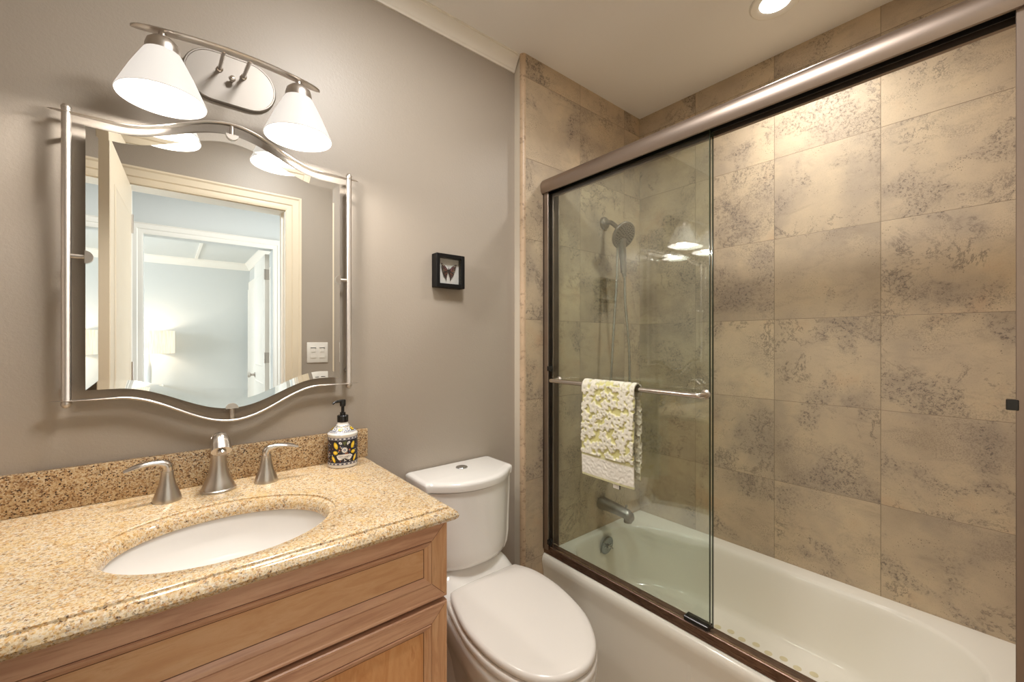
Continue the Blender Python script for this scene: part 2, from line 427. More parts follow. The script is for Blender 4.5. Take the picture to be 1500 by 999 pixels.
struct('wall_bedroom_north', -2.3, -1.3, -1.5, -1.4, 0, CEIL, M_cool)
casing('bedroom_door_hall', EX0, EX1, EZ, HY, 1, M_trim, .075)
crown('trim_crown_bedroom_south', (-2.2, BY), (.975, BY), (0, 1), M_trim, k=1.7)
crown('trim_crown_bedroom_east', (.975, BY), (.975, -1.5), (-1, 0), M_trim, k=1.7)
struct('trim_ceiling_batten', .30, .33, BY+.1, -1.6, CEIL-.02, CEIL, M_trim)
def window(name, x, y0, y1, z0, z1, nx):
    bm = BM(); t = .05
    for a in ((y0, y1, z0, z0+t), (y0, y1, z1-t, z1), (y0, y0+t, z0, z1), (y1-t, y1, z0, z1), ((y0+y1)/2-.015, (y0+y1)/2+.015, z0, z1)):
        box(bm, min(x, x+nx*.03), max(x, x+nx*.03), *a[:2], *a[2:])
    o = finish(name, bm, M_trim, smooth=0, kind='structure')
    bm = BM(); box(bm, min(x, x+nx*.004), max(x, x+nx*.004), y0, y1, z0, z1)
    p = finish('pane', bm, m_shade('bright_sky_pane', (.7, .85, 1), 1.2), o, smooth=0)
window('window_1', -2.2, -3.95, -2.45, .85, 2.05, 1)
window('added_window_2', 1.5, -1.3, -.3, 1.0, 2.0, -1)  # unseen window, added as a light source for the hall
# closet doors on the bedroom side wall
bm = BM(); box(bm, .935, .975, -4.7, -2.5, 0, 2.16); finish('trim_closet_frame', bm, M_trim, smooth=0, kind='structure')
for i, y in enumerate((-4.62, -3.6)):
    bm = BM(); box(bm, .915, .934, y, y+1.0, .01, 2.04, .003)
    o = finish('door_%d' % (3+i), bm, M_trim, kind='structure')
# doors
def door_leaf(name, hinge, ang, wdt, h, m, mirror=1):
    """leaf from hinge along local +x, thickness along local +y"""
    bm = BM(); box(bm, 0, wdt, -.0175, .0175, .008, h, .002, 1)
    for (a, b, c, d) in ((.10, wdt-.10, .22, .92), (.10, wdt-.10, 1.06, h-.14)):
        for s in (-1, 1):
            y = s*.0175
            prism_pts = [(a, y, c), (b, y, c), (b, y, d), (a, y, d)]
            ins = [(a+.02, y-s*.008, c+.02), (b-.02, y-s*.008, c+.02), (b-.02, y-s*.008, d-.02), (a+.02, y-s*.008, d-.02)]
            vo = [Vector(p)+Vector((0, s*.0006, 0)) for p in prism_pts]; mid = [Vector((p[0], y+s*.004, p[2])) for p in [(a+.01, 0, c+.01), (b-.01, 0, c+.01), (b-.01, 0, d-.01), (a+.01, 0, d-.01)]]
            inn = [Vector((p[0], y+s*.0008, p[2])) for p in ins]
            loft(bm, [vo, mid, inn], cap0=False, cap1=True)
    o = finish(name, bm, m, smooth=20, kind='structure')
    kb = BM()
    for s in (-1, 1):
        lathe(kb, [(.026, 0), (.026, .004), (.012, .008), (.010, .03), (.024, .042), (.027, .052), (.020, .062), (.002, .065)], (wdt-.06, s*.0175, .96), (0, s, 0), 20)
    k = finish('door_knob', kb, M_nickel, o, label='satin nickel knob')
    hb = BM()
    for z in (.25, 1.10, h-.22):
        lathe(hb, [(.007, 0), (.007, .09)], (-.003, -.018, z), (0, 0, 1), 10); box(hb, -.0008, .0002, -.017, .017, z, z+.09)
    finish('hinges', hb, M_nickel, o)
    o.location = hinge; o.rotation_euler = (0, 0, ang)
    return o
door_leaf('door_1', (-.150, YS+.026, 0), math.radians(92.5), .625, 2.03, M_creamtrim)
door_leaf('door_2', (.668, HY-.125, 0), math.radians(-88.5), .70, 2.04, M_trim)

# ------------------------------------------------------------------ bathtub
TZ = .397
XB_ = XB-.002
t = thing('bathtub', 'ivory enamelled alcove bathtub with white apron behind the sliding glass doors', 'bathtub', (1.57, .63, 0))
bm = BM(); X0, X1, Y0, Y1 = 1.217, XB-.001, -.029, YC-.001
L = [rrect(X0+.010, X1, Y0, Y1, .004, .004), rrect(X0+.010, X1, Y0, Y1, .004, TZ-.13), rrect(X0+.010, X1, Y0, Y1, .004, TZ-.10), rrect(X0+.0085, X1, Y0, Y1, .004, TZ-.08), rrect(X0+.002, X1, Y0, Y1, .004, TZ-.045), rrect(X0, X1, Y0, Y1, .004, TZ-.028),
     rrect(X0+.003, X1, Y0, Y1, .004, TZ-.012), rrect(X0+.010, X1, Y0, Y1, .004, TZ-.003), rrect(X0+.022, X1, Y0, Y1, .004, TZ)]
ix0, ix1, iy0, iy1 = 1.315, 1.862, .06, 1.252
def rr4(x0, x1, y0, y1, rad, z, n=10):
    pts = []
    for (sx_, sy_), (rx, ry), a0 in zip(((1, 1), (-1, 1), (-1, -1), (1, -1)), rad, (0, PI/2, PI, 3*PI/2)):
        cx = x1-rx if sx_ > 0 else x0+rx; cy = y1-ry if sy_ > 0 else y0+ry
        for k in range(n+1):
            a = a0 + PI/2*k/n; pts.append(Vector((cx+rx*math.cos(a), cy+ry*math.sin(a), z)))
    return pts
def ins(a, b, c, d, r, z):
    f = r/.15; return rr4(ix0+a, ix1-b, iy0+c, iy1-d, ((.27*f, .40*f), (.13*f, .12*f), (.15*f, .2*f), (.2*f, .25*f)), z)
L += [ins(-.010, -.010, -.01, -.008, .15, TZ), ins(-.003, -.003, -.003, -.002, .145, TZ-.003), ins(.004, .004, .004, .003, .14, TZ-.012), ins(.010, .010, .012, .006, .135, TZ-.03),
      ins(.016, .016, .05, .012, .135, TZ-.075), ins(.028, .034, .12, .026, .13, TZ-.18), ins(.034, .040, .15, .036, .125, TZ-.222), ins(.042, .047, .17, .050, .12, TZ-.243), ins(.058, .062, .19, .072, .11, TZ-.254), ins(.09, .095, .23, .12, .09, TZ-.257)]
loft(bm, L, cap0=True, cap1=True); tubo = finish('basin', bm, M_tub, t, 40)
# apron relief
bm = BM(); box(bm, X0+.0094, X0+.016, .640, .652, .01, TZ-.085, .0006, 1); finish('apron_seam', bm, M_tub, t)
bm = BM(); ca = Vector((1.585, 1.2335, .338))
lathe(bm, [(.042, 0), (.042, .004), (.038, .007), (.010, .009)], ca, (0, -1, -.12), 28)
op = finish('overflow_plate', bm, M_dchrome, t)
bm = BM(); lathe(bm, [(.009, .005), (.009, .016), (.006, .018)], ca, (0, -1, -.12), 14); tube(bm, [ca+Vector((0, -.014, 0)), ca+Vector((.004, -.034, -.006))], .004, 10)
finish('trip_lever', bm, M_chrome, op)
for s in (-1, 1):
    bm = BM(); lathe(bm, [(.004, .006), (.004, .010), (.001, .011)], ca+Vector((s*.022, 0, 0)), (0, -1, -.12), 10); finish('plate_screw', bm, M_chrome, op)
bm = BM(); lathe(bm, [(.028, 0), (.028, .003), (.022, .005), (.004, .004)], (1.585, 1.07, TZ-.2568), n=24); finish('drain', bm, M_chrome, t)
# anti-slip discs on the tub floor
m_slip = mat('worn_antislip_print', srgb(214, 203, 168), .5); bm = BM()
for r_ in range(3):
    for k in range(11):
        lathe(bm, [(.013, 0), (.013, .0008)], (1.615+.048*r_+(k % 2)*.012, .32+.046*k, TZ-.2568), n=14)
o = finish('antislip_print', bm, m_slip, tubo); o['kind'] = 'stuff'

# ------------------------------------------------------------------ shower door frame
t = thing('shower_door_frame', 'champagne metal frame of the sliding tub doors, header, side jambs and sill', 'door frame', (1.25, .63, TZ))
bm = BM(); hz0, hz1 = 1.909, 1.972
hp = [(1.218, hz0), (1.212, hz0+.012), (1.210, hz0+.028), (1.213, hz0+.043), (1.222, hz0+.056), (1.236, hz1), (1.300, hz1), (1.300, hz0+.004), (1.288, hz0+.004), (1.288, hz0+.026), (1.225, hz0+.026), (1.225, hz0)]
prism(bm, [(x, -.029, z) for x, z in hp], (0, YC+.029, 0)); hd = finish('header', bm, M_bronze, t, 40)
bm = BM()
for xa in (1.233, 1.262): box(bm, xa, xa+.020, -.028, YC-.001, hz0+.020, hz0+.025)
box(bm, 1.2265, 1.2285, -.028, YC-.001, hz0+.001, hz0+.025); box(bm, 1.256, 1.2585, -.028, YC-.001, hz0+.004, hz0+.025)
finish('roller_track', bm, M_gasket, hd, 0)
for nm, ya, yb in (('jamb', YC-.030, YC), ('jamb', -.030, .009)):
    bm = BM(); s = 1 if ya > 1 else -1
    wall = yb if s > 0 else ya; tip = ya if s > 0 else yb
    for xa, xb in ((1.226, 1.230), (1.256, 1.259), (1.290, 1.294)): box(bm, xa, xb, min(wall, tip), max(wall, tip), TZ+.02, hz0+.002, .001, 1)
    box(bm, 1.226, 1.294, min(wall, wall-s*.006), max(wall, wall-s*.006), TZ+.02, hz0+.002)
    j = finish('jamb', bm, M_bronze, t, 30)
    bm = BM(); box(bm, 1.2305, 1.2345, min(wall-s*.007, tip), max(wall-s*.007, tip), TZ+.04, hz0); finish('gasket', bm, M_gasket, j, 0)
    for z in ((TZ+.045, 1.165) if s > 0 else (1.160,)):
        bm = BM(); yt = tip; box(bm, 1.224, 1.242, min(yt+s*.004, yt-s*.012), max(yt+s*.004, yt-s*.012), z, z+.020, .001, 1); finish('bumper', bm, M_black, j)
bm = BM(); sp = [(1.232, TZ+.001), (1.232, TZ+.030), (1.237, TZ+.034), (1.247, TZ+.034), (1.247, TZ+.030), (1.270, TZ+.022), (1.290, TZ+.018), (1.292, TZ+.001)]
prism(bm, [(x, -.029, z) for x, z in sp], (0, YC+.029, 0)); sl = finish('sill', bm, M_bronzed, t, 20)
bm = BM(); box(bm, 1.2335, 1.2375, -.028, YC-.001, TZ+.0335, TZ+.0355); finish('sill_highlight', bm, mat('painted_sill_highlight', (.7, .6, .52), .2, 1), sl, 0)  # paler strip puts the sill edge highlight into the metal colour
bm = BM(); box(bm, 1.228, 1.258, .588, .664, TZ+.0355, TZ+.050, .002, 1); finish('door_guide', bm, M_black, sl)
# ------------------------------------------------------------------ glass panels
def panel(x, y0, y1, label, zb):
    t = thing('sliding_glass_panel', label, 'shower door', (x, (y0+y1)/2, zb), None)
    bm = BM(); box(bm, x-.003, x+.003, y0+.0025, y1-.001, zb, hz0+.018); finish('pane', bm, M_glass, t, 0)
    bm = BM(); box(bm, x-.003, x+.003, y0, y0+.0024, zb, hz0+.018); finish('pane_edge', bm, M_gedge, t, 0)
    return t
gp = panel(1.243, .588, YC-.012, 'front glass sliding tub door with the towel bar across it', TZ+.0525)
bx, bz = 1.190, 1.131
bm = BM(); pts = bez([(1.2395, .600, bz), (1.222, .592, bz), (1.200, .594, bz), (bx, .612, bz), (bx, .70, bz), (bx, .90, bz), (bx, 1.17, bz), (bx+.01, 1.205, bz), (1.2395, 1.205, bz)], 8)
tube(bm, pts, .0085, 14, ry=.0085); br = finish('towel_bar', bm, M_nickel2, gp)
for y in (.600, 1.205):
    bm = BM(); lathe(bm, [(.014, 0), (.014, .004), (.010, .007)], (1.240, y, bz), (-1, 0, 0), 18); finish('bar_mount', bm, M_nickel, br)
gp2 = panel(1.272, .593, YC-.012, 'rear glass sliding tub door parked behind the front one', TZ+.026)

# ------------------------------------------------------------------ tub spout, shower
t = thing('tub_spout', 'brushed nickel tub spout sticking out of the tiled wall', 'faucet', (1.608, YC, .51))
bm = BM()
R = []
for k, (dy, dz, a, b) in enumerate(((0, 0, .028, .030), (.010, .001, .031, .031), (.03, .001, .029, .029), (.08, -.001, .026, .027), (.125, -.006, .024, .025), (.155, -.010, .023, .024), (.170, -.016, .020, .022), (.176, -.024, .012, .018))):
    R.append([Vector((1.608+b*math.cos(2*PI*i/20), YC-dy, .515+dz+a*math.sin(2*PI*i/20))) for i in range(20)])
loft(bm, R); finish('spout_body', bm, M_dnickel, t, 50)
bm = BM(); lathe(bm, [(.019, 0), (.018, .022), (.014, .022)], (1.608, YC-.154, .472), n=20); finish('spout_mouth', bm, M_dnickel, t)
bm = BM(); lathe(bm, [(.005, 0), (.005, .012), (.007, .014), (.006, .020), (.001, .021)], (1.608, YC-.145, .526), n=14); finish('diverter_knob', bm, M_dnickel, t)

t = thing('shower_head', 'brushed nickel hand shower on its wall arm with a hanging metal hose', 'shower head', (1.632, YC, 1.858))
bm = BM(); fl = Vector((1.632, YC, 1.858)); lathe(bm, [(.031, 0), (.031, .006), (.027, .013), (.014, .018)], fl, (0, -1, 0), 26); finish('wall_flange', bm, M_dnickel, t)
bm = BM(); tube(bm, bez([fl, fl+Vector((-.002, -.04, -.004)), fl+Vector((-.006, -.075, -.030)), fl+Vector((-.008, -.098, -.052))], 8), .0105, 14, up=(1, 0, 0)); finish('shower_arm', bm, M_dnickel, t)
hc = Vector((1.622, YC-.122, 1.775)); hn = Vector((-.12, -.87, -.48)).normalized()
bm = BM(); tube(bm, [fl+Vector((-.008, -.092, -.045)), fl+Vector((-.010, -.104, -.060)), hc-hn*.028+Vector((0, 0, .012))], [.016, .021, .020], 16, up=(1, 0, 0)); finish('holder', bm, M_dnickel, t)
bm = BM(); lathe(bm, [(.020, -.030), (.045, -.018), (.062, -.008), (.064, 0), (.062, .004), (.056, .006), (.002, .006)], hc, hn, 36); hh = finish('spray_face', bm, M_dnickel, t)
bm = BM(); qd = Vector((0, 0, 1)).rotation_difference(hn)
for ring, cnt in ((.012, 6), (.022, 10), (.032, 16), (.042, 20), (.050, 24)):
    for k in range(cnt):
        a = 2*PI*k/cnt+ring*30; p = hc + hn*.0055 + qd @ Vector((ring*math.cos(a), ring*math.sin(a), 0))
        lathe(bm, [(.0030, 0), (.0020, .0018)], p, hn, 6)
finish('nozzles', bm, mat('grey_rubber', (.02, .018, .016), .6), hh)
bm = BM(); hb = hc+Vector((.006, .012, -.060)); tube(bm, bez([hc-hn*.014+Vector((0, 0, -.02)), hb, hb+Vector((.010, .004, -.06)), hb+Vector((.016, .004, -.105)), hb+Vector((.020, .002, -.125))], 8), [.018]*4+[.0165]*10+[.0145]*11+[.010]*8, 14, up=(1, 0, 0)); finish('handle', bm, M_dnickel, t)
h0 = hb+Vector((.020, .002, -.122)); h1 = Vector((1.612, YC-.095, 1.735))
bm = BM(); path = bez([h0, h0+Vector((.012, .006, -.12)), (1.690, 1.185, 1.25), (1.700, 1.190, 1.00), (1.690, 1.20, .86), (1.645, 1.21, .80), (1.600, 1.215, .86), (1.590, 1.215, 1.05), (1.595, 1.205, 1.30), (1.607, 1.195, 1.55), h1], 26)
rr = [.0068 + .0011*math.sin(i*2.4) for i in range(len(path))]
tube(bm, path, rr, 10, up=(0, 1, .01)); finish('hose', bm, M_chrome, t, 60)

# ------------------------------------------------------------------ recessed lights
def recessed(x, y, label, k=1.0):
    t = thing('recessed_light', label, 'ceiling light', (x, y, CEIL))
    bm = BM(); lathe(bm, [(.078*k, 0), (.078*k, -.003), (.073*k, -.006), (.054*k, -.004), (.047*k, -.001)], (x, y, CEIL-.0002), n=48, cap0=False, cap1=False); finish('trim_ring', bm, M_white, t)
    bm = BM(); lathe(bm, [(.047*k, -.0005), (.0465*k, -.002), (.030*k, -.003), (.001, -.0035)], (x, y, CEIL-.0003), n=40); finish('lens', bm, M_can, t)
recessed(*TUB_SPOT, 'lit round recessed light in the ceiling above the bathtub')
recessed(*ROOM_FILL, 'unseen wide round ceiling light added as fill in front of the vanity', 2.6)  # unseen fixture, added to brighten the room

# ------------------------------------------------------------------ vanity
CT = .923; CX = .497; CF = .806
t = thing('vanity_cabinet', 'maple bathroom vanity cabinet with glazed recessed panels under the granite top', 'cabinet', (0, 1.08, 0))
CY = .825; VX = .489; VL = -.499
bm = BM(); 
for a in ((VL, VX-.002, CY+.022, CY+.040, .10, CT-.0315), (VL, VX-.002, YA-.019, YA-.001, .10, CT-.0315), (VL, VL+.018, CY+.040, YA-.019, .10, CT-.0315), (VX-.020, VX-.002, CY+.040, YA-.019, .10, CT-.0315), (VL+.018, VX-.020, CY+.040, YA-.019, .10, .118)): box(bm, *a)
box(bm, VL, VX-.03, CY+.09, YA-.001, 0, .10)
finish('carcass', bm, M_woodV, t, 0)
bm = BM(); box(bm, VL, VX-.004, CY+.017, CY+.0215, .11, CT-.033); finish('gap_shade', bm, M_shadow, t, 0)  # dark sheet painted as the shade in the gaps between the fronts
def framed(bm, x0, x1, z0, z1, y, fw, raised):
    """mitred frame with recessed panel, front toward -y; material slots: 0 rails,1 stiles,2 panel,3 glaze"""
    def ring(d, yy): return [Vector((x0+d, yy, z0+d)), Vector((x1-d, yy, z0+d)), Vector((x1-d, yy, z1-d)), Vector((x0+d, yy, z1-d))]
    steps = [(0, y+.020), (0, y+.003), (.002, y), (.006, y), (.008, y+.0015), (fw*.70, y+.0015), (fw*.72, y+.003), (fw*.74, y+.003), (fw*.76, y), (fw*.86, y+.002), (fw*.96, y+.007), (fw, y+.0085), (fw+.0015, y+.009)]
    R = [[bm.verts.new(p) for p in ring(*s)] for s in steps]
    for k in range(len(R)-1):
        for i in range(4):
            j = (i+1) % 4; f = bm.faces.new((R[k][i], R[k][j], R[k+1][j], R[k+1][i]))
            f.material_index = 3 if k in (4, 6, 11) and k != 4 else (0 if i in (0, 2) else 1)
    if raised:
        r0 = R[-1]; rs = [(fw+.004, y+.009), (fw+.034, y+.004), (fw+.036, y+.0035)]
        Q = [r0] + [[bm.verts.new(p) for p in ring(*s)] for s in rs]
        for k in range(3):
            for i in range(4):
                j = (i+1) % 4; f = bm.faces.new((Q[k][i], Q[k][j], Q[k+1][j], Q[k+1][i])); f.material_index = 2
        f = bm.faces.new(Q[-1]); f.material_index = 2
    else:
        f = bm.faces.new(R[-1]); f.material_index = 2
    f = bm.faces.new(list(reversed(R[0]))); f.material_index = 0
    # thin dark mitre lines
    for (cx, cz, sx, sz) in ((x0, z0, 1, 1), (x1, z0, -1, 1), (x1, z1, -1, -1), (x0, z1, 1, -1)):
        a = Vector((cx+sx*.007, y+.0011, cz+sz*.007)); b = Vector((cx+sx*fw*.7, y+.0011, cz+sz*fw*.7)); n = Vector((-(b-a).z, 0, (b-a).x)).normalized()*.0004
        f = bm.faces.new([bm.verts.new(p) for p in (a-n, b-n, b+n, a+n)]); f.material_index = 3
mats = [M_woodH, M_woodV, M_woodP, M_glaze]
bm = BM(); framed(bm, VL+.01, VX, .716, .888, CY, .054, False); finish('drawer_front', bm, mats, t, 20)
for x0, x1 in ((-.12, VX), (VL+.01, -.126)):
    bm = BM(); framed(bm, x0, x1, .115, .706, CY, .054, True); finish('door', bm, [M_woodH, M_woodV, M_woodD, M_glaze], t, 20)

# sink geometry
SX, SY, SA, SB = .093, 1.003, .181, .138
t = thing('vanity_countertop', 'golden speckled granite vanity top with an oval cutout and ogee edge', 'countertop', (0, 1.08, CT-.03))
bm = BM(); n = 96
def ell(a, b, z, n=n): return [Vector((SX+a*math.cos(2*PI*i/n), SY+b*math.sin(2*PI*i/n), z)) for i in range(n)]
def rectpt(i, x0, x1, y0, y1, z):
    # point of rectangle boundary at the same angle as the ellipse sample
    a = 2*PI*i/n; c, s = math.cos(a), math.sin(a); dx, dy = c*SA, s*SB
    ts = []
    if dx > 1e-9: ts.append((x1-SX)/dx)
    if dx < -1e-9: ts.append((x0-SX)/dx)
    if dy > 1e-9: ts.append((y1-SY)/dy)
    if dy < -1e-9: ts.append((y0-SY)/dy)
    k = min(ts); return Vector((SX+dx*k, SY+dy*k, z))
def rectring(x0, x1, y0, y1, z):
    pts = [rectpt(i, x0, x1, y0, y1, z) for i in range(n)]
    for cx, cy in ((x0, y0), (x0, y1), (x1, y0), (x1, y1)):
        k = min(range(n), key=lambda i: (pts[i].x-cx)**2+(pts[i].y-cy)**2); pts[k] = Vector((cx, cy, z))
    return pts
xl, yb = VL, YA-.0005
def er(d, z):  # outer edge ring; d = inset from the nosing on the front and right sides
    return rectring(xl, CX+.004-d, CF-.012+d, yb, z)
Lr = [ell(SA, SB, CT-.030), ell(SA, SB, CT-.020), ell(SA+.002, SB+.002, CT-.013), ell(SA+.008, SB+.008, CT-.006), ell(SA+.016, SB+.016, CT-.0045), ell(SA+.019, SB+.019, CT-.0045), ell(SA+.0195, SB+.0195, CT-.001), ell(SA+.021, SB+.021, CT),
      er(.020, CT), er(.0175, CT-.001), er(.0165, CT-.0045), er(.014, CT-.005), er(.008, CT-.007), er(.003, CT-.012), er(.0, CT-.019), er(.002, CT-.025), er(.007, CT-.0295), er(.012, CT-.030)]
Lr.append(ell(SA+.002, SB+.002, CT-.030))
R = [[bm.verts.new(p) for p in r] for r in Lr]
for k in range(len(R)-1):
    for i in range(n):
        j = (i+1) % n; bm.faces.new((R[k][i], R[k][j], R[k+1][j], R[k+1][i]))
bmesh.ops.remove_doubles(bm, verts=bm.verts, dist=.00001)
finish('slab', bm, M_granite, t, 35)
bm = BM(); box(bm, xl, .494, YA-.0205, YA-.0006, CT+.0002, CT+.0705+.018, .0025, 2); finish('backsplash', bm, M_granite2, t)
# fix: backsplash height measured about .088
t = thing('sink_basin', 'white oval undermount porcelain sink set in the granite top', 'sink', (SX, SY, CT-.16))
bm = BM(); prof = [(1.10, -.0305), (1.045, -.0308), (1.03, -.034), (1.02, -.045), (.985, -.07), (.90, -.105), (.74, -.135), (.5, -.152), (.2, -.158)]
rings = [ell(SA*k, SB*k, CT+z) for k, z in prof]
outer = [ell(SA*(k*.97+.06), SB*(k*.97+.06), CT+z-.008) for k, z in reversed(prof)]
outer[-1] = ell(SA*1.10, SB*1.10, CT-.036)
loft(bm, rings+outer, cap0=False, cap1=False); 
bmesh.ops.remove_doubles(bm, verts=bm.verts, dist=.00001)
finish('bowl', bm, M_porc, t, 60)
bm = BM(); lathe(bm, [(.024, -.158), (.024, -.154), (.018, -.152), (.004, -.153)], (SX, SY, CT), n=24); finish('drain', bm, M_nickel, t)
# faucet
FY = 1.262
faucet = t = thing('sink_faucet', 'brushed nickel widespread faucet with two lever handles behind the oval sink', 'faucet', (.098, FY, CT))
bm = BM(); lathe(bm, [(.0355, .0005), (.0350, .008), (.0290, .022), (.0225, .038), (.0185, .055), (.0165, .073), (.0160, .090)], (.098, FY, CT), n=36)
sp_ = finish('spout_body', bm, M_nickel, t, 50)
bm = BM(); P = bez([(.098, FY, CT+.086), (.098, FY, CT+.098), (.098, FY-.008, CT+.118), (.098, FY-.028, CT+.131), (.098, FY-.052, CT+.129), (.098, FY-.076, CT+.110)], 8)
def interp(tab, n):
    out = []
    for i in range(n):
        u = i/(n-1)*(len(tab)-1); k = min(int(u), len(tab)-2); out.append(tab[k]+(tab[k+1]-tab[k])*(u-k))
    return out
ra = interp([.0172, .0172, .0165, .0155, .0155, .0150], len(P)); rb = interp([.0172, .0172, .0165, .0170, .0190, .0208], len(P))
tube(bm, P, ra, 28, up=(0, 1, .02), ry=rb); finish('spout_head', bm, M_nickel2, t, 50)
bm = BM(); lathe(bm, [(.0375, 0), (.0375, .004), (.034, .007)], (.098, FY, CT+.0002), n=32); finish('base_ring', bm, M_nickel, t)
bm = BM(); lathe(bm, [(.010, 0), (.010, .006), (.008, .006)], Vector((.098, FY-.078, CT+.104)), (0, .62, .78), 16); finish('aerator', bm, M_nickel2, t)
def handle(x, y, s, label):
    t = faucet
    bm = BM(); lathe(bm, [(.0265, 0), (.0270, .003), (.0255, .010), (.0205, .024), (.0155, .040), (.0125, .056), (.0118, .066), (.0118, .068)], (x, y, CT+.0002), n=32); hb_ = finish('handle', bm, M_nickel, t)
    bm = BM(); P = bez([(x, y, CT+.068), (x, y, CT+.078), (x+s*.006, y-.001, CT+.086), (x+s*.022, y-.004, CT+.091), (x+s*.048, y-.008, CT+.090), (x+s*.074, y-.012, CT+.082)], 8)
    nn = len(P); ra = interp([.0105, .0105, .0085, .0055, .004, .002], nn); rb = interp([.0105, .0110, .0100, .0085, .0085, .0045], nn)
    tube(bm, P, ra, 18, up=(0, 0, 1) if False else (-s, 0, .6), ry=rb); finish('lever', bm, M_nickel2, hb_, 50)
handle(0.000, 1.250, -1, 'brushed nickel lever handle left of the sink spout')
handle(0.200, 1.256, 1, 'brushed nickel lever handle right of the sink spout')

# ------------------------------------------------------------------ soap dispenser
sx, sy, sr = .402, 1.280, .0405
t = thing('soap_dispenser', 'patterned hand soap bottle with yellow lemons and a black pump', 'soap bottle', (sx, sy, CT))
M_bot = mat('glazed_white_bottle', srgb(226, 222, 216), .15)
bm = BM(); lathe(bm, [(sr-.003, 0), (sr, .002), (sr+.0004, .008), (sr, .012), (sr, .088), (sr+.0012, .090), (sr+.0012, .096), (sr-.002, .099), (sr-.012, .108), (.018, .119), (.0145, .124), (.0145, .128)], (sx, sy, CT+.0003), n=48); bt = finish('bottle', bm, M_bot, t, 40)
# printed label, wrapped: local coords (arc, z); centre faces the camera side
fa = math.atan2(-sy, -sx)+.12
cols = {'navy': srgb(44, 40, 50), 'yel': srgb(236, 196, 40), 'white': srgb(230, 226, 222), 'blue': srgb(128, 138, 166), 'olive': srgb(92, 96, 60), 'org': srgb(196, 120, 84), 'ylt': srgb(246, 218, 90), 'band': srgb(150, 150, 160)}
cn = list(cols); cm = [mat('print_'+k, v, .25) for k, v in cols.items()]
lb = BM(); lay = [0]
def cyl(u, z, d): r = sr+.0006+d; a = fa+u/sr; return Vector((sx+r*math.cos(a), sy+r*math.sin(a), CT+z))
def pat(poly, col, d):
    """fan from centroid, subdivided enough to follow the bottle"""
    cx = sum(p[0] for p in poly)/len(poly); cz = sum(p[1] for p in poly)/len(poly)
    c = lb.verts.new(cyl(cx, cz, d)); V = [lb.verts.new(cyl(u, z, d)) for u, z in poly]
    for i in range(len(V)):
        f = lb.faces.new((c, V[i], V[(i+1) % len(V)])); f.material_index = cn.index(col)
def band(u0, u1, z0, z1, col, d, n=40):
    P = [(lb.verts.new(cyl(u0+(u1-u0)*i/n, z0, d)), lb.verts.new(cyl(u0+(u1-u0)*i/n, z1, d))) for i in range(n+1)]
    for i in range(n): f = lb.faces.new((P[i][0], P[i+1][0], P[i+1][1], P[i][1])); f.material_index = cn.index(col)
def oval(cu, cz, a, b, ang=0, n=14, tip=0):
    out = []
    for i in range(n):
        th = 2*PI*i/n; x, y = a*math.cos(th), b*math.sin(th)
        if tip: x *= 1+tip*abs(math.cos(th))**6
        out.append((cu+x*math.cos(ang)-y*math.sin(ang), cz+x*math.sin(ang)+y*math.cos(ang)))
    return out
W = PI*sr
band(-W, W, .010, .084, 'navy', 0, 64)
for z0, z1 in ((.0095, .0165), (.0815, .0880)): band(-W, W, z0, z1, 'band', .0003, 64)
for z in (.0130, .0848):
    for k in range(44): u = -W+2*W*k/44; pat(oval(u, z, .0017, .0022), 'navy' if k % 2 else 'white', .0005)
rnd = random.Random(3)
for k in range(260):
    u, z = rnd.uniform(-W, W), rnd.uniform(.019, .080)
    pat(oval(u, z, rnd.uniform(.001, .0024), rnd.uniform(.0008, .0014), rnd.uniform(0, PI), 8), rnd.choice(['olive', 'blue', 'org', 'white', 'olive', 'blue']), .0005+k*1e-6)
for rep in (-2*W/3*1.5, 0,):
    for s in (-1, 1):
        for (cu, cz, a, b, an) in ((.0235, .066, .0092, .0052, PI/2-.35), (.0245, .046, .0060, .0052, .2), (.0300, .0275, .0090, .0040, PI/2-.45)):
            pat(oval(rep+s*cu, cz, a*1.12, b*1.18, s*an, 16, .12), 'olive', .0008)
            pat(oval(rep+s*cu, cz, a, b, s*an, 16, .12), 'yel', .0010); pat(oval(rep+s*cu, cz+.0008, a*.55, b*.5, s*an), 'ylt', .0012)
        pat(oval(rep+s*.0135, .053, .0022, .0022), 'org', .0009); pat(oval(rep+s*.011, .0735, .0045, .0035, s*.6), 'white', .0009); pat(oval(rep+s*.011, .0735, .0016, .0014), 'blue', .0011)
    for k in range(12):
        a = 2*PI*k/12; pat(oval(rep+.0058*math.cos(a), .053+.0058*math.sin(a), .0028, .0014, a, 10), 'white', .0012)
    pat(oval(rep, .053, .0026, .0026), 'blue', .0014); pat(oval(rep, .053, .0011, .0011), 'white', .0016)
    for a in (-.5, 0, .5): pat(oval(rep+.004*math.sin(a), .072, .0060, .0018, PI/2-a, 12), 'olive', .0010)
    pat([(rep-.021, .037), (rep-.016, .0405), (rep, .041), (rep+.016, .0405), (rep+.021, .037), (rep+.0185, .030), (rep+.014, .0250), (rep-.014, .0250), (rep-.0185, .030)], 'white', .0016)
lbl = finish('printed_label', lb, cm, bt, 0)
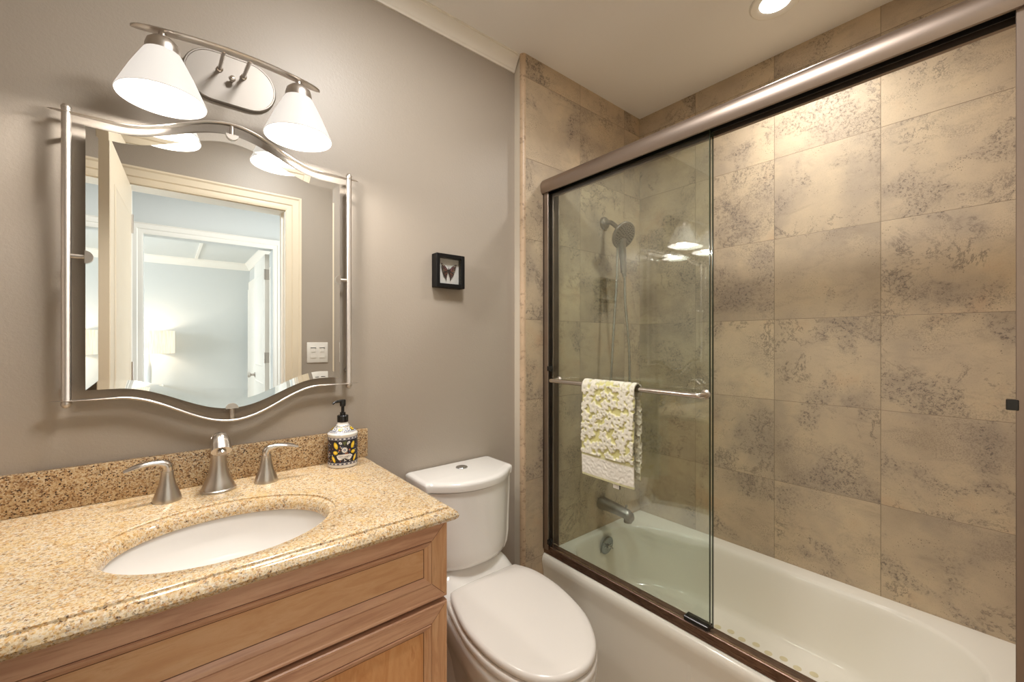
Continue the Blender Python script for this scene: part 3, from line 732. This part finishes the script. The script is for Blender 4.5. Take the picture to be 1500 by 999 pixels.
def wrap_text(s, size, z, d, name):
    cu = bpy.data.curves.new(name, 'FONT'); cu.body = s; cu.size = size; cu.align_x = 'CENTER'; cu.resolution_u = 2
    to = bpy.data.objects.new(name+'_tmp', cu); C.objects.link(to)
    me = bpy.data.meshes.new_from_object(to.evaluated_get(bpy.context.evaluated_depsgraph_get())); bpy.data.objects.remove(to)
    for v in me.vertices: v.co = cyl(v.co.x, z+v.co.y, d)
    me.materials.append(mat('label_ink', srgb(52, 44, 62), .4)); me.name = name
    o = bpy.data.objects.new(name, me); C.objects.link(o); o.parent = bt; return o
wrap_text('LEMON VERBENA', .0043, .0330, .0022, 'label_text'); wrap_text('HAND SOAP', .0033, .0283, .0022, 'label_text')
# shoulder pattern
sb = BM()
def cone(a, k, d=.0006):
    r0, z0, r1, z1 = sr-.0035, .1003, .0185, .1185; r = r0+(r1-r0)*k+d; return Vector((sx+r*math.cos(a), sy+r*math.sin(a), CT+z0+(z1-z0)*k+d+.0006))
def cpat(a, k, ra_, rk, ci, d):
    V = [sb.verts.new(cone(a+ra_*math.cos(th), k+rk*math.sin(th), d)) for th in [2*PI*i/10 for i in range(10)]]; f = sb.faces.new(V); f.material_index = ci
for i in range(40): cpat(2*PI*i/40, .06, .075, .06, cn.index('band'), .0004); cpat(2*PI*i/40, .94, .06, .06, cn.index('navy' if i % 2 else 'band'), .0004); cpat(2*PI*i/40+.07, .80, .05, .05, cn.index('olive' if i % 3 else 'yel'), .0004); cpat(2*PI*i/40, .22, .06, .05, cn.index('navy' if i % 2 else 'blue'), .0002)
for i in range(10):
    a = fa+.3+2*PI*i/10; cpat(a, .48, .26, .30, cn.index('navy' if i % 2 else 'blue'), .0003); cpat(a, .48, .20, .22, cn.index('yel' if i % 2 else 'white'), .0008); cpat(a, .48, .07, .08, cn.index('olive' if i % 2 else 'navy'), .0011)
finish('shoulder_print', sb, cm, bt, 0)
bm = BM(); lathe(bm, [(.0145, .128), (.0155, .1285), (.0158, .146), (.0145, .148), (.008, .1485), (.008, .156), (.0045, .157), (.0045, .176)], (sx, sy, CT), n=28); pc = finish('pump_collar', bm, M_black, t)
bm = BM(); lathe(bm, [(.0075, .174), (.0085, .180), (.0085, .190), (.0075, .193), (.001, .194)], (sx, sy, CT), n=20)
pd = Vector((-.97, -.10, 0)).normalized(); p0 = Vector((sx, sy, CT+.189)); tube(bm, bez([p0, p0+pd*.012, p0+pd*.022+Vector((0, 0, -.001)), p0+pd*.030+Vector((0, 0, -.006))], 6), [.0048]*6+[.0042]*6+[.0032]*7, 12); finish('pump_nozzle', bm, M_black, pc)

# ------------------------------------------------------------------ wall mirror
MX, MY = .131, 1.315
def bell(x): d = abs(x-MX)/.22; return math.cos(PI/2*d)**2 if d < 1 else 0
t = thing('wall_mirror', 'large wall mirror in a wavy brushed nickel rod frame above the sink', 'mirror', (MX, YA, 1.47))
gx0, gx1 = MX-.2705, MX+.2725
def zt(x): return 1.7645+.0625*bell(x)
def zb(x): return 1.1810-.0660*bell(x)
bm = BM(); Nn = 70; bw = .020
def ring(y, w):
    a = [Vector((gx0+w+(gx1-gx0-2*w)*i/Nn, y, 0)) for i in range(Nn+1)]
    b = [Vector((p.x, y, zb(p.x)+w)) for p in a]; tt = [Vector((p.x, y, zt(p.x)-w)) for p in reversed(a)]
    return b+tt
ro, ri = [bm.verts.new(p) for p in ring(MY-.00125, 0)], [bm.verts.new(p) for p in ring(MY, bw)]
bk = [bm.verts.new(p) for p in ring(MY+.006, 0)]
m_ = len(ro)
for i in range(m_):
    j = (i+1) % m_
    f = bm.faces.new((ro[i], ro[j], ri[j], ri[i])); f.material_index = 0
    f = bm.faces.new((bk[i], bk[j], ro[j], ro[i])); f.material_index = 1
for i in range(Nn):
    f = bm.faces.new((ri[i], ri[i+1], ri[m_-2-i], ri[m_-1-i])); f.material_index = 0
    f = bm.faces.new((bk[i+1], bk[i], bk[m_-1-i], bk[m_-2-i])); f.material_index = 1
finish('mirror_glass', bm, [M_mirror, M_medge], t, 2)
for s in (-1, 1):
    x = MX+s*.3; bm = BM()
    lathe(bm, [(.002, 1.144), (.006, 1.146), (.0088, 1.151), (.0088, 1.156), (.008, 1.157), (.008, 1.7925), (.0088, 1.793), (.0088, 1.797), (.006, 1.8015), (.001, 1.803)], (x, MY, 0), n=20); po = finish('side_post', bm, M_nickel, t, 40)
    for z in (1.20, 1.74):
        bm = BM(); tube(bm, [(x, MY+.006, z), (x, YA-.001, z)], .005, 12, up=(1, 0, 0)); finish('wall_standoff', bm, M_nickel, po)
for nm, f in (('top_rail', lambda x: 1.786+.069*bell(x)), ('bottom_rail', lambda x: 1.160-.077*bell(x))):
    bm = BM(); pts = []; ra = []; rb = []
    for i in range(91):
        x = MX-.329+.658*i/90; e = min(1, (i/90)/.06, (1-i/90)/.06); e2 = math.sqrt(max(0, 1-(1-e)**2)); pts.append((x, MY-.001, f(x)))
        thin = min(1, .25+.75*min(1, max(0, (abs(.329-abs(x-MX))-.02)/.12)))
        ra.append(max(.0005, .0042*thin*max(e2, .15))); rb.append(max(.0006, .0085*e2))
    tube(bm, pts, ra, 14, up=(0, 0, 1), ry=rb); finish(nm, bm, M_nickel, t, 60)
def clip(c, d, name='clip'):
    """half-disc clip gripping the glass edge; d points away from the glass"""
    c = Vector(c); d = Vector(d); s = d.cross(Vector((0, 1, 0))); bm = BM()
    poly = [c-Vector((0, .008, 0)) + (-d)*(.014*math.sin(a)) + s*(.014*math.cos(a)) for a in [PI*k/14 for k in range(15)]]
    prism(bm, poly, (0, .018, 0)); tube(bm, [c, c+d*.030], .0052, 12, up=(0, 1, 0)); finish(name, bm, M_nickel, t, 40)
clip((gx0-.001, MY, 1.475), (-1, 0, 0)); clip((gx1+.001, MY, 1.475), (1, 0, 0)); clip((MX, MY, zt(MX)+.001), (0, 0, 1)); clip((MX, MY, zb(MX)-.001), (0, 0, -1))

# ------------------------------------------------------------------ vanity light
t = thing('vanity_light', 'two-lamp brushed nickel wall light with white cone glass shades above the mirror', 'wall light', (.132, YA, 1.98))
def stadium(cx, cz, hw, r, y, n=16):
    out = []
    for i in range(n+1): a = -PI/2+PI*i/n; out.append(Vector((cx+hw+r*math.cos(a), y, cz+r*math.sin(a))))
    for i in range(n+1): a = PI/2+PI*i/n; out.append(Vector((cx-hw+r*math.cos(a), y, cz+r*math.sin(a))))
    return out
bm = BM(); loft(bm, [stadium(.133, 1.982, .038, .066, YA-.0005), stadium(.133, 1.982, .038, .066, YA-.008), stadium(.133, 1.982, .038, .0635, YA-.0115), stadium(.133, 1.982, .038, .061, YA-.0115), stadium(.133, 1.982, .038, .0600, YA-.010)])
bp = finish('backplate', bm, mat('brushed_backplate', (.34, .31, .28), .52, 1), t, 30)
bm = BM(); lathe(bm, [(.004, 0), (.004, .010), (.007, .012), (.008, .017), (.006, .022), (.001, .024)], (.132, YA-.010, 1.979), (0, -1, 0), 16); finish('cap_nut', bm, M_nickel2, bp)
def bary(x): return 1.187+.034*((x-.130)/.19)**2
bz_ = 1.972
bm = BM(); pts = []; rb = []; ra = []
for i in range(61):
    x = -.062+.384*i/60; e = min(1, (i/60)/.09, (1-i/60)/.09); e2 = math.sqrt(max(0, 1-(1-e)**2))
    pts.append((x, bary(x), bz_)); rb.append(max(.0006, .0130*e2)); ra.append(.0038)
tube(bm, pts, ra, 14, ry=rb); finish('crossbar', bm, M_nickel, t, 50)
for x in (.104, .157):
    bm = BM(); a = Vector((x+.002, YA-.010, 2.001)); b = Vector((x, bary(x)+.006, bz_+.003))
    tube(bm, [a, b], .0046, 12, up=(1, 0, 0))
    for p, q_ in ((a, b), (b, a)):
        d = (q_-p).normalized(); lathe(bm, [(.0072, 0), (.0072, .005), (.0050, .007)], p, d, 14)
    sphere(bm, b, .0075, n=14); finish('arm', bm, M_nickel2, t, 40)
for x, lab in ((-.008, 0), (.266, 1)):
    y = bary(x)
    bm = BM(); lathe(bm, [(.0315, 1.9205), (.0312, 1.934), (.028, 1.946), (.019, 1.955), (.007, 1.958), (.007, 1.970)], (x, y, 0), n=28); cup = finish('socket_cup', bm, M_nickel, t, 50)
    bm = BM()
    prof = [(.0775, 1.8215), (.0790, 1.8200), (.0800, 1.8225), (.0560, 1.878), (.0380, 1.914), (.0335, 1.9225), (.026, 1.924), (.024, 1.921), (.0330, 1.912), (.0540, 1.876), (.0775, 1.8215)]
    mis = [0, 0, 0, 0, 0, 0, 0, 1, 1, 1]
    lathe(bm, prof, (x, y, 0), n=48, cap0=False, cap1=False, mis=mis); bmesh.ops.remove_doubles(bm, verts=bm.verts, dist=1e-6)
    sh = finish('glass_shade', bm, [M_shade, M_shadein], cup, 40)
    bm = BM(); sphere(bm, (x, y, 1.876), .022, sz=1.3, n=20); finish('bulb', bm, M_bulb, cup, 60)
    lo = light('POINT', 'vanity_bulb_light', (x, y, 1.850), 9, WARM, shadow_soft_size=.030)

# ------------------------------------------------------------------ butterfly shadow box
t = thing('butterfly_display', 'small black shadow box with a mounted butterfly hanging on the grey wall', 'framed butterfly', (.79, YA, 1.54))
fx0, fx1, fz0, fz1, fy0 = .732, .849, 1.482, 1.602, 1.308
bm = BM()
for a in ((fx0, fx0+.014, fz0, fz1), (fx1-.014, fx1, fz0, fz1), (fx0+.014, fx1-.014, fz0, fz0+.014), (fx0+.014, fx1-.014, fz1-.014, fz1)):
    box(bm, a[0], a[1], fy0, YA-.0008, a[2], a[3], .0012, 1)
finish('frame', bm, M_blackwood, t)
bm = BM(); box(bm, fx0+.013, fx1-.013, YA-.016, YA-.012, fz0+.013, fz1-.013); bk_ = finish('backing', bm, M_paper, t, 0)
bm = BM(); box(bm, fx0+.014, fx1-.014, fy0+.003, fy0+.005, fz0+.014, fz1-.014); finish('front_glass', bm, M_cglass, t, 0)
bx_, bz0 = .789, 1.546; by = YA-.0195
wing1 = [(0, 0), (.006, .006), (.014, .014), (.026, .021), (.0295, .021), (.027, .013), (.024, .002), (.021, -.005), (.012, -.005), (.003, -.004)]
wing2 = [(.001, -.003), (.012, -.005), (.020, -.006), (.0195, -.012), (.016, -.019), (.0105, -.024), (.0095, -.030), (.0075, -.0345), (.0065, -.030), (.0060, -.022), (.003, -.012)]
bm = BM()
def flat(poly, dy, mi, s):
    vs = [Vector((bx_+s*x*1.12, by-dy-abs(x)*.12, bz0+z*1.12)) for x, z in poly]; prism(bm, vs, (0, .0006, 0), mi)
spots = [((.011, .0055), .0022, 3), ((.016, .010), .0018, 3), ((.020, .014), .0015, 2), ((.018, .004), .0022, 1), ((.024, .016), .0013, 2), ((.013, -.001), .003, 1), ((.019, -.001), .0015, 2), ((.008, -.010), .0025, 1), ((.013, -.013), .0022, 1), ((.0105, -.0185), .0014, 3), ((.009, .001), .0018, 3)]
for s in (-1, 1):
    flat(wing1, .0012, 0, s); flat(wing2, 0, 0, s)
    for (x, z), r, mi in spots: flat([(x+r*math.cos(a), z+r*.8*math.sin(a)) for a in [2*PI*k/8 for k in range(8)]], .0022, mi, s)
wg = finish('butterfly', bm, [mat('wing_dark_brown', srgb(44, 26, 24), .6), mat('wing_rust', srgb(124, 74, 50), .6), mat('wing_cream', srgb(206, 186, 158), .6), mat('wing_mauve', srgb(140, 70, 90), .6)], t, 0)
bm = BM(); tube(bm, [(bx_, by-.003, bz0-.014), (bx_, by-.003, bz0-.004), (bx_, by-.003, bz0+.004), (bx_, by-.003, bz0+.008)], [.0006, .0016, .0019, .0010], 8, up=(0, 1, 0))
for s in (-1, 1): tube(bm, [(bx_, by-.003, bz0+.008), (bx_+s*.005, by-.003, bz0+.017)], .0003, 5, up=(0, 1, 0))
finish('butterfly_body', bm, M_black, wg)
bm = BM(); tube(bm, [(.787, YA-.001, fz1+.0025), (.787, YA-.014, fz1+.0035)], .0012, 8, up=(1, 0, 0)); sphere(bm, (.787, YA-.015, fz1+.0036), .003, n=10)
finish('hanging_nail', bm, M_nickel2, t)

# ------------------------------------------------------------------ toilet
t = thing('toilet', 'white two-piece toilet with closed oval lid between vanity and bathtub', 'toilet', (.80, 1.0, 0))
TX = .80
def tank_ring(z, hw, yf, yback, rc, bulge, n=14):
    """plan: flat back, bulged front; hw half width, yf front y at the centre, bulge = how far the corners sit back"""
    pts = []
    # back edge left->right
    for cx, sx_ in ((-1, 1),):
        pass
    pts.append(Vector((TX-hw, yback-.008, z))); pts.append(Vector((TX-hw+.008, yback, z)))
    pts.append(Vector((TX+hw-.008, yback, z))); pts.append(Vector((TX+hw, yback-.008, z)))
    # right side to front corner
    ycor = yf+bulge
    for k in range(n+1):
        a = PI/2*k/n; # corner arc
        pts.append(Vector((TX+hw-rc+rc*math.cos(a), ycor+rc*.9-rc*.9*math.sin(a)-bulge*.0, z)))
    m2 = 16; xe = hw-rc
    for k in range(1, m2):
        x = xe-2*xe*k/m2; pts.append(Vector((TX+x, yf+bulge*(abs(x)/xe)**2.3, z)))
    for k in range(n+1):
        a = PI/2*(1-k/n); pts.append(Vector((TX-hw+rc-rc*math.cos(a), ycor+rc*.9-rc*.9*math.sin(a), z)))
    return pts
yb_ = 1.338
bm = BM()
loft(bm, [tank_ring(.549, .112, 1.175, yb_, .010, .018), tank_ring(.550, .124, 1.150, yb_, .010, .030), tank_ring(.556, .137, 1.136, yb_, .010, .040), tank_ring(.575, .150, 1.126, yb_, .011, .052), tank_ring(.61, .159, 1.121, yb_, .012, .060), tank_ring(.68, .164, 1.119, yb_, .012, .066), tank_ring(.75, .168, 1.117, yb_, .012, .068), tank_ring(.808, .170, 1.116, yb_, .012, .070)])
tk = finish('tank', bm, M_porc, t, 60)
bm = BM()
loft(bm, [tank_ring(.8105, .168, 1.116, yb_, .012, .069), tank_ring(.812, .173, 1.109, yb_, .013, .072), tank_ring(.830, .1755, 1.105, yb_, .014, .074), tank_ring(.837, .174, 1.107, yb_, .014, .074), tank_ring(.8405, .169, 1.113, yb_-.004, .014, .073), tank_ring(.842, .160, 1.124, yb_-.012, .014, .070)])
tl = finish('tank_lid', bm, M_porc, t, 60)
bm = BM(); fc = (.806, 1.262, .8419)
lathe(bm, [(.021, 0), (.021, .002), (.0195, .0038), (.017, .0035)], fc, n=28); lathe(bm, [(.0165, .001), (.0165, .0040), (.015, .0048), (.001, .005)], fc, n=28); box(bm, fc[0]-.016, fc[0]+.016, fc[1]-.0006, fc[1]+.0006, fc[2]+.0042, fc[2]+.0052)
finish('flush_button', bm, M_chrome, tl)
def egg(z, hw, yf, yback, ym=.93, n=72, backw=.82, cx=TX, p=2.0):
    out = []
    for i in range(n):
        a = 2*PI*i/n - PI/2; c, s = math.cos(a), math.sin(a)
        if s < 0: x = hw*math.copysign(abs(c)**(2/2.15), c); y = ym+(ym-yf)*s*1.0
        else:
            e = 2/3.0; x = hw*math.copysign(abs(c)**e, c)*(1-(1-backw)*abs(s)**2); y = ym+(yback-ym)*abs(s)**(2/3.2)
        out.append(Vector((cx+x, y, z)))
    return out
OUT = [(.945, 1.118), (.968, 1.045), (.965, .935), (.933, .812), (.890, .737), (.842, .688), (.788, .663), (.733, .665), (.686, .687), (.650, .727), (.628, .787), (.618, .868), (.625, .967), (.650, 1.060), (.672, 1.116), (.690, 1.129), (.760, 1.134), (.850, 1.134), (.925, 1.131)]
_o = [Vector((x, y, 0)) for x, y in OUT]; _n = len(_o); OUTS = []
for i in range(_n):
    a, b, c, d = _o[i-1], _o[i], _o[(i+1) % _n], _o[(i+2) % _n]
    for k in range(5):
        u = k/5; OUTS.append(.5*((2*b)+(c-a)*u+(2*a-5*b+4*c-d)*u*u+(3*b-a-3*c+d)*u**3))
def off(d, z, back=0):
    out = []; m = len(OUTS)
    for i, p in enumerate(OUTS):
        tn = (OUTS[(i+2) % m]-OUTS[i-2]).normalized(); nn = Vector((-tn.y, tn.x, 0))
        if nn.dot(p-Vector((.795, .92, 0))) < 0: nn = -nn
        q_ = p+nn*d; out.append(Vector((q_.x, q_.y+back*max(0, (p.y-1.0)/.13), z)))
    return out
LX = .803
bm = BM()
def shr(k, z): return [Vector((.795+(p.x-.795)*k, .92+(p.y-.92)*k, z)) for p in OUTS]
loft(bm, [off(-.010, .493), off(-.003, .4935), off(0, .499), off(-.0005, .508), off(-.004, .5125), off(-.010, .5150), shr(.85, .5160), shr(.5, .5165)])
finish('lid', bm, M_seat, t, 60)
bm = BM()
loft(bm, [off(-.008, .466, .03), off(.001, .468, .03), off(.003, .480, .03), off(0, .488, .03), off(-.008, .490, .03)])
finish('seat', bm, M_seat, t, 60)
for s in (-1, 1):
    bm = BM(); box(bm, LX+s*.075-.020, LX+s*.075+.020, 1.132, 1.160, .463, .504, .007, 3)
    finish('seat_hinge', bm, M_seat, t, 50)
bm = BM()
def bl(kx, ky, y0, z, d=0): return [Vector((.797+(p.x-.797)*kx, y0+(p.y-.90)*ky, z)) for p in off(d, z, .06)]
LB = [bl(.60, .86, .96, 0), bl(.59, .86, .96, .03), bl(.56, .84, .97, .14), bl(.66, .90, .945, .26), bl(.86, .96, .92, .35), bl(.96, .99, .91, .40), bl(1, 1, .90, .435, .0), bl(1, 1, .90, .455, .001), bl(1, 1, .90, .463, -.006)]
loft(bm, LB); bw_ = finish('bowl', bm, M_porc, t, 60)
bm = BM()
def deck(z, hw, yf, r): return [Vector((p.x, p.y, z)) for p in rrect(TX-hw, TX+hw, yf, yb_, r, z, 8)]
loft(bm, [deck(.0, .085, 1.10, .03), deck(.30, .09, 1.09, .03), deck(.40, .135, 1.08, .04), deck(.452, .152, 1.075, .04), deck(.474, .152, 1.100, .04), deck(.50, .146, 1.128, .038), deck(.525, .134, 1.150, .035), deck(.542, .120, 1.166, .03), deck(.5485, .108, 1.176, .03)])
finish('rear_deck', bm, M_porc, bw_, 60)

# ------------------------------------------------------------------ towel
ty0, ty1 = .800, 1.020
M_tow = mat('terry_towel', (.8, .78, .6), .95)
q = N(M_tow); at = q.n('ShaderNodeAttribute', attribute_name='towel_dye')
co = q.coord(); fz = q.noise(co, 500, 3, .7)
q.l(at.outputs['Color'], q.b.inputs['Base Color']); q.bump(fz, .9, .002)
rn = random.Random(11); fl_ = []
for k in range(2500):
    u, v = rn.uniform(.0, .22), rn.uniform(-.42, .46)
    r = rn.uniform(.013, .026)
    if all((u-a)**2+(v-b)**2 > ((r+c)*.62)**2 for a, b, c, d in fl_): fl_.append((u, v, r, rn.uniform(0, 2)))
def relief(u, v):
    h = 0
    for a, b, r, ph in fl_:
        d = math.hypot(u-a, v-b)
        if d < r*1.1:
            th = math.atan2(v-b, u-a); pet = r*(.84+.16*math.cos(5*th+ph*3)); e = max(0, min(1, (pet-d)/(.0022)))
            cen = .35 if d < r*.2 else (0.12 if abs(math.sin(2.5*th+ph*1.5)) < .18 and d < r*.75 else 0)
            h = max(h, e*(1-cen))
    return h
# cross-section path in (x,z): front hem up, over the bar, down the back
sec = []; Lf, Lb_ = .322, .300; rad = .0145
nf = 120
for i in range(nf+1): sec.append((bx-rad-.004*math.sin(PI*(1-i/nf)*.9)-.002, bz-Lf*(1-i/nf), 'f', Lf*(1-i/nf)))
for k in range(1, 12): a = PI-PI*k/12; sec.append((bx+rad*math.cos(a), bz+rad*math.sin(a), 't', 0))
for i in range(nf+1): sec.append((bx+rad-.001+.003*math.sin(PI*i/nf), bz-Lb_*i/nf, 'b', Lb_*i/nf))
nw = 110; dye = []; grid = []
cr, yl = (.84, .80, .68), (.70, .66, .30)
for si, (x, z, side, d) in enumerate(sec):
    row = []
    # outward normal in xz
    a = sec[max(si-1, 0)]; b = sec[min(si+1, len(sec)-1)]; tx, tz = b[0]-a[0], b[1]-a[1]; l = math.hypot(tx, tz); nx, nz = -tz/l, tx/l
    for j in range(nw+1):
        u = (ty1-ty0)*j/nw; s = -1 if side == 'f' else 1
        v = .0 if side == 't' else s*d
        vv = v if side != 't' else (si-nf-6)*.0035
        hem = (side == 'f' and Lf-d < .0) 
        if side == 'f' and d > Lf-.080:   # plain border band at the foot
            h = .25+.3*mnoise.noise(Vector((u*120, d*120, 0))); c = tuple(p*1.0 for p in (.86, .82, .73))
            k = 1
            if d > Lf-.008 or (Lf-.080 < d < Lf-.072): c = (.66, .63, .36); h = .15
        else:
            h = relief(u, vv); k = 1; c = tuple(yl[i]+(cr[i]-yl[i])*min(1, h*1.15) for i in range(3))
        fold = .003*math.sin(u*26+d*5)*min(1, d*5) if side != 't' else 0
        off = .0012+.0064*h*k
        drop = 0
        if side == 'f': drop = -.004*math.sin(u/(ty1-ty0)*PI)*(d/Lf)**2
        row.append((Vector((x+nx*off*-1*0 + (nx*off) + fold*(-1 if side == 'f' else .3), ty0+u+.004*math.sin(z*14)*(d), z+nz*off+drop)), c))
    grid.append(row)
bm = BM(); cl = bm.verts.layers.float_color.new('towel_dye'); V = [[bm.verts.new(p) for p, c in r] for r in grid]
for rv, rc_ in zip(V, grid):
    for v_, (p, c) in zip(rv, rc_): v_[cl] = (*c, 1)
# inner skin for thickness
I = []
for si, r in enumerate(grid):
    x, z, side, d = sec[si]; a = sec[max(si-1, 0)]; b = sec[min(si+1, len(sec)-1)]; tx, tz = b[0]-a[0], b[1]-a[1]; l = math.hypot(tx, tz); nx, nz = -tz/l, tx/l
    row = []
    for j in range(nw+1):
        v_ = bm.verts.new(V[si][j].co - Vector((nx, 0, nz))*.0045); v_[cl] = (.80, .77, .60, 1); row.append(v_)
    I.append(row)
for A, fl2 in ((V, 0), (I, 1)):
    for i in range(len(A)-1):
        for j in range(nw): bm.faces.new((A[i][j], A[i][j+1], A[i+1][j+1], A[i+1][j]) if not fl2 else (A[i+1][j], A[i+1][j+1], A[i][j+1], A[i][j]))
for i in range(len(V)-1):
    for j in (0, nw): bm.faces.new((V[i][j], V[i+1][j], I[i+1][j], I[i][j]))
for i in (0, len(V)-1):
    for j in range(nw): bm.faces.new((V[i][j], I[i][j], I[i][j+1], V[i][j+1]))
tw = finish('hand_towel', bm, M_tow, None, 60)
tag(tw, 'cream and yellow-green sculpted flower towel folded over the glass door bar', 'towel')
bm = BM(); box(bm, bx-.012, bx-.0105, .862, .890, bz-Lf-.020, bz-Lf+.010); box(bm, bx-.0123, bx-.0102, .8615, .8645, bz-Lf-.020, bz-Lf-.002, mi=1)
finish('care_label', bm, [M_white, M_black], tw, 0, label='white care label')

# ------------------------------------------------------------------ switch plate on the door wall
t = thing('light_switch', 'white double light switch plate on the wall by the door, seen in the mirror', 'light switch', (.712, YS, 1.22))
bm = BM(); box(bm, .652, .772, YS+.0005, YS+.006, 1.158, 1.282, .002, 2); sp2 = finish('plate', bm, M_white, t)
for x in (.687, .737):
    bm = BM(); box(bm, x-.0165, x+.0165, YS+.006, YS+.009, 1.187, 1.253, .001, 1); box(bm, x-.012, x+.012, YS+.009, YS+.0115, 1.222, 1.246, .001, 1)
    rk = finish('rocker', bm, M_white, t)
    bm = BM(); box(bm, x-.015, x+.015, YS+.0091, YS+.0118, 1.247, 1.2500); finish('rocker_slot', bm, M_gasket, rk, 0)
# ------------------------------------------------------------------ bedroom lamp
t = thing('nightstand', 'white nightstand under the lit table lamp in the bedroom, seen in the mirror', 'nightstand', (-.19, -4.63, 0))
bm = BM(); box(bm, -.46, -.06, -4.86, -4.42, .10, .66, .004, 1); box(bm, -.48, -.04, -4.88, -4.40, .66, .69, .004, 1); finish('carcass', bm, M_trim, t)
for z in (.14, .40):
    bm = BM(); box(bm, -.44, -.08, -4.42, -4.405, z, z+.22, .003, 1); dr = finish('drawer', bm, M_trim, t)
    bm = BM(); sphere(bm, (-.26, -4.395, z+.11), .012, n=12); finish('knob', bm, M_nickel, dr)
for x in (-.44, -.11):
    for y in (-4.84, -4.46): bm = BM(); box(bm, x, x+.03, y, y+.03, 0, .10); finish('leg', bm, M_trim, t, 0)
t = thing('table_lamp', 'lit table lamp with a wide linen drum shade in the bedroom, seen in the mirror', 'lamp', (-.19, -4.63, .69))
bm = BM(); lathe(bm, [(.09, .6905), (.09, .705), (.03, .72), (.03, .80), (.034, .88), (.03, .97), (.015, 1.04), (.010, 1.06), (.010, 1.16)], (-.19, -4.63, 0), n=28); finish('lamp_base', bm, mat('pale_ceramic', srgb(205, 210, 212), .3), t)
bm = BM(); lathe(bm, [(.27, 1.128), (.27, 1.424), (.267, 1.424), (.267, 1.128), (.27, 1.128)], (-.19, -4.63, 0), n=48, cap0=False, cap1=False); finish('drum_shade', bm, M_drum, t)
bm = BM(); lathe(bm, [(.003, 1.15), (.003, 1.44), (.008, 1.445), (.008, 1.46), (.001, 1.465)], (-.19, -4.63, 0), n=12)
for k in range(3):
    a = 2*PI*k/3; tube(bm, [(-.19, -4.63, 1.41), (-.19+.267*math.cos(a), -4.63+.267*math.sin(a), 1.41)], .0025, 6)
finish('harp', bm, M_nickel, t)
light('POINT', 'table_lamp_light', (-.19, -4.63, 1.30), 6, (1, .85, .68), shadow_soft_size=.05)
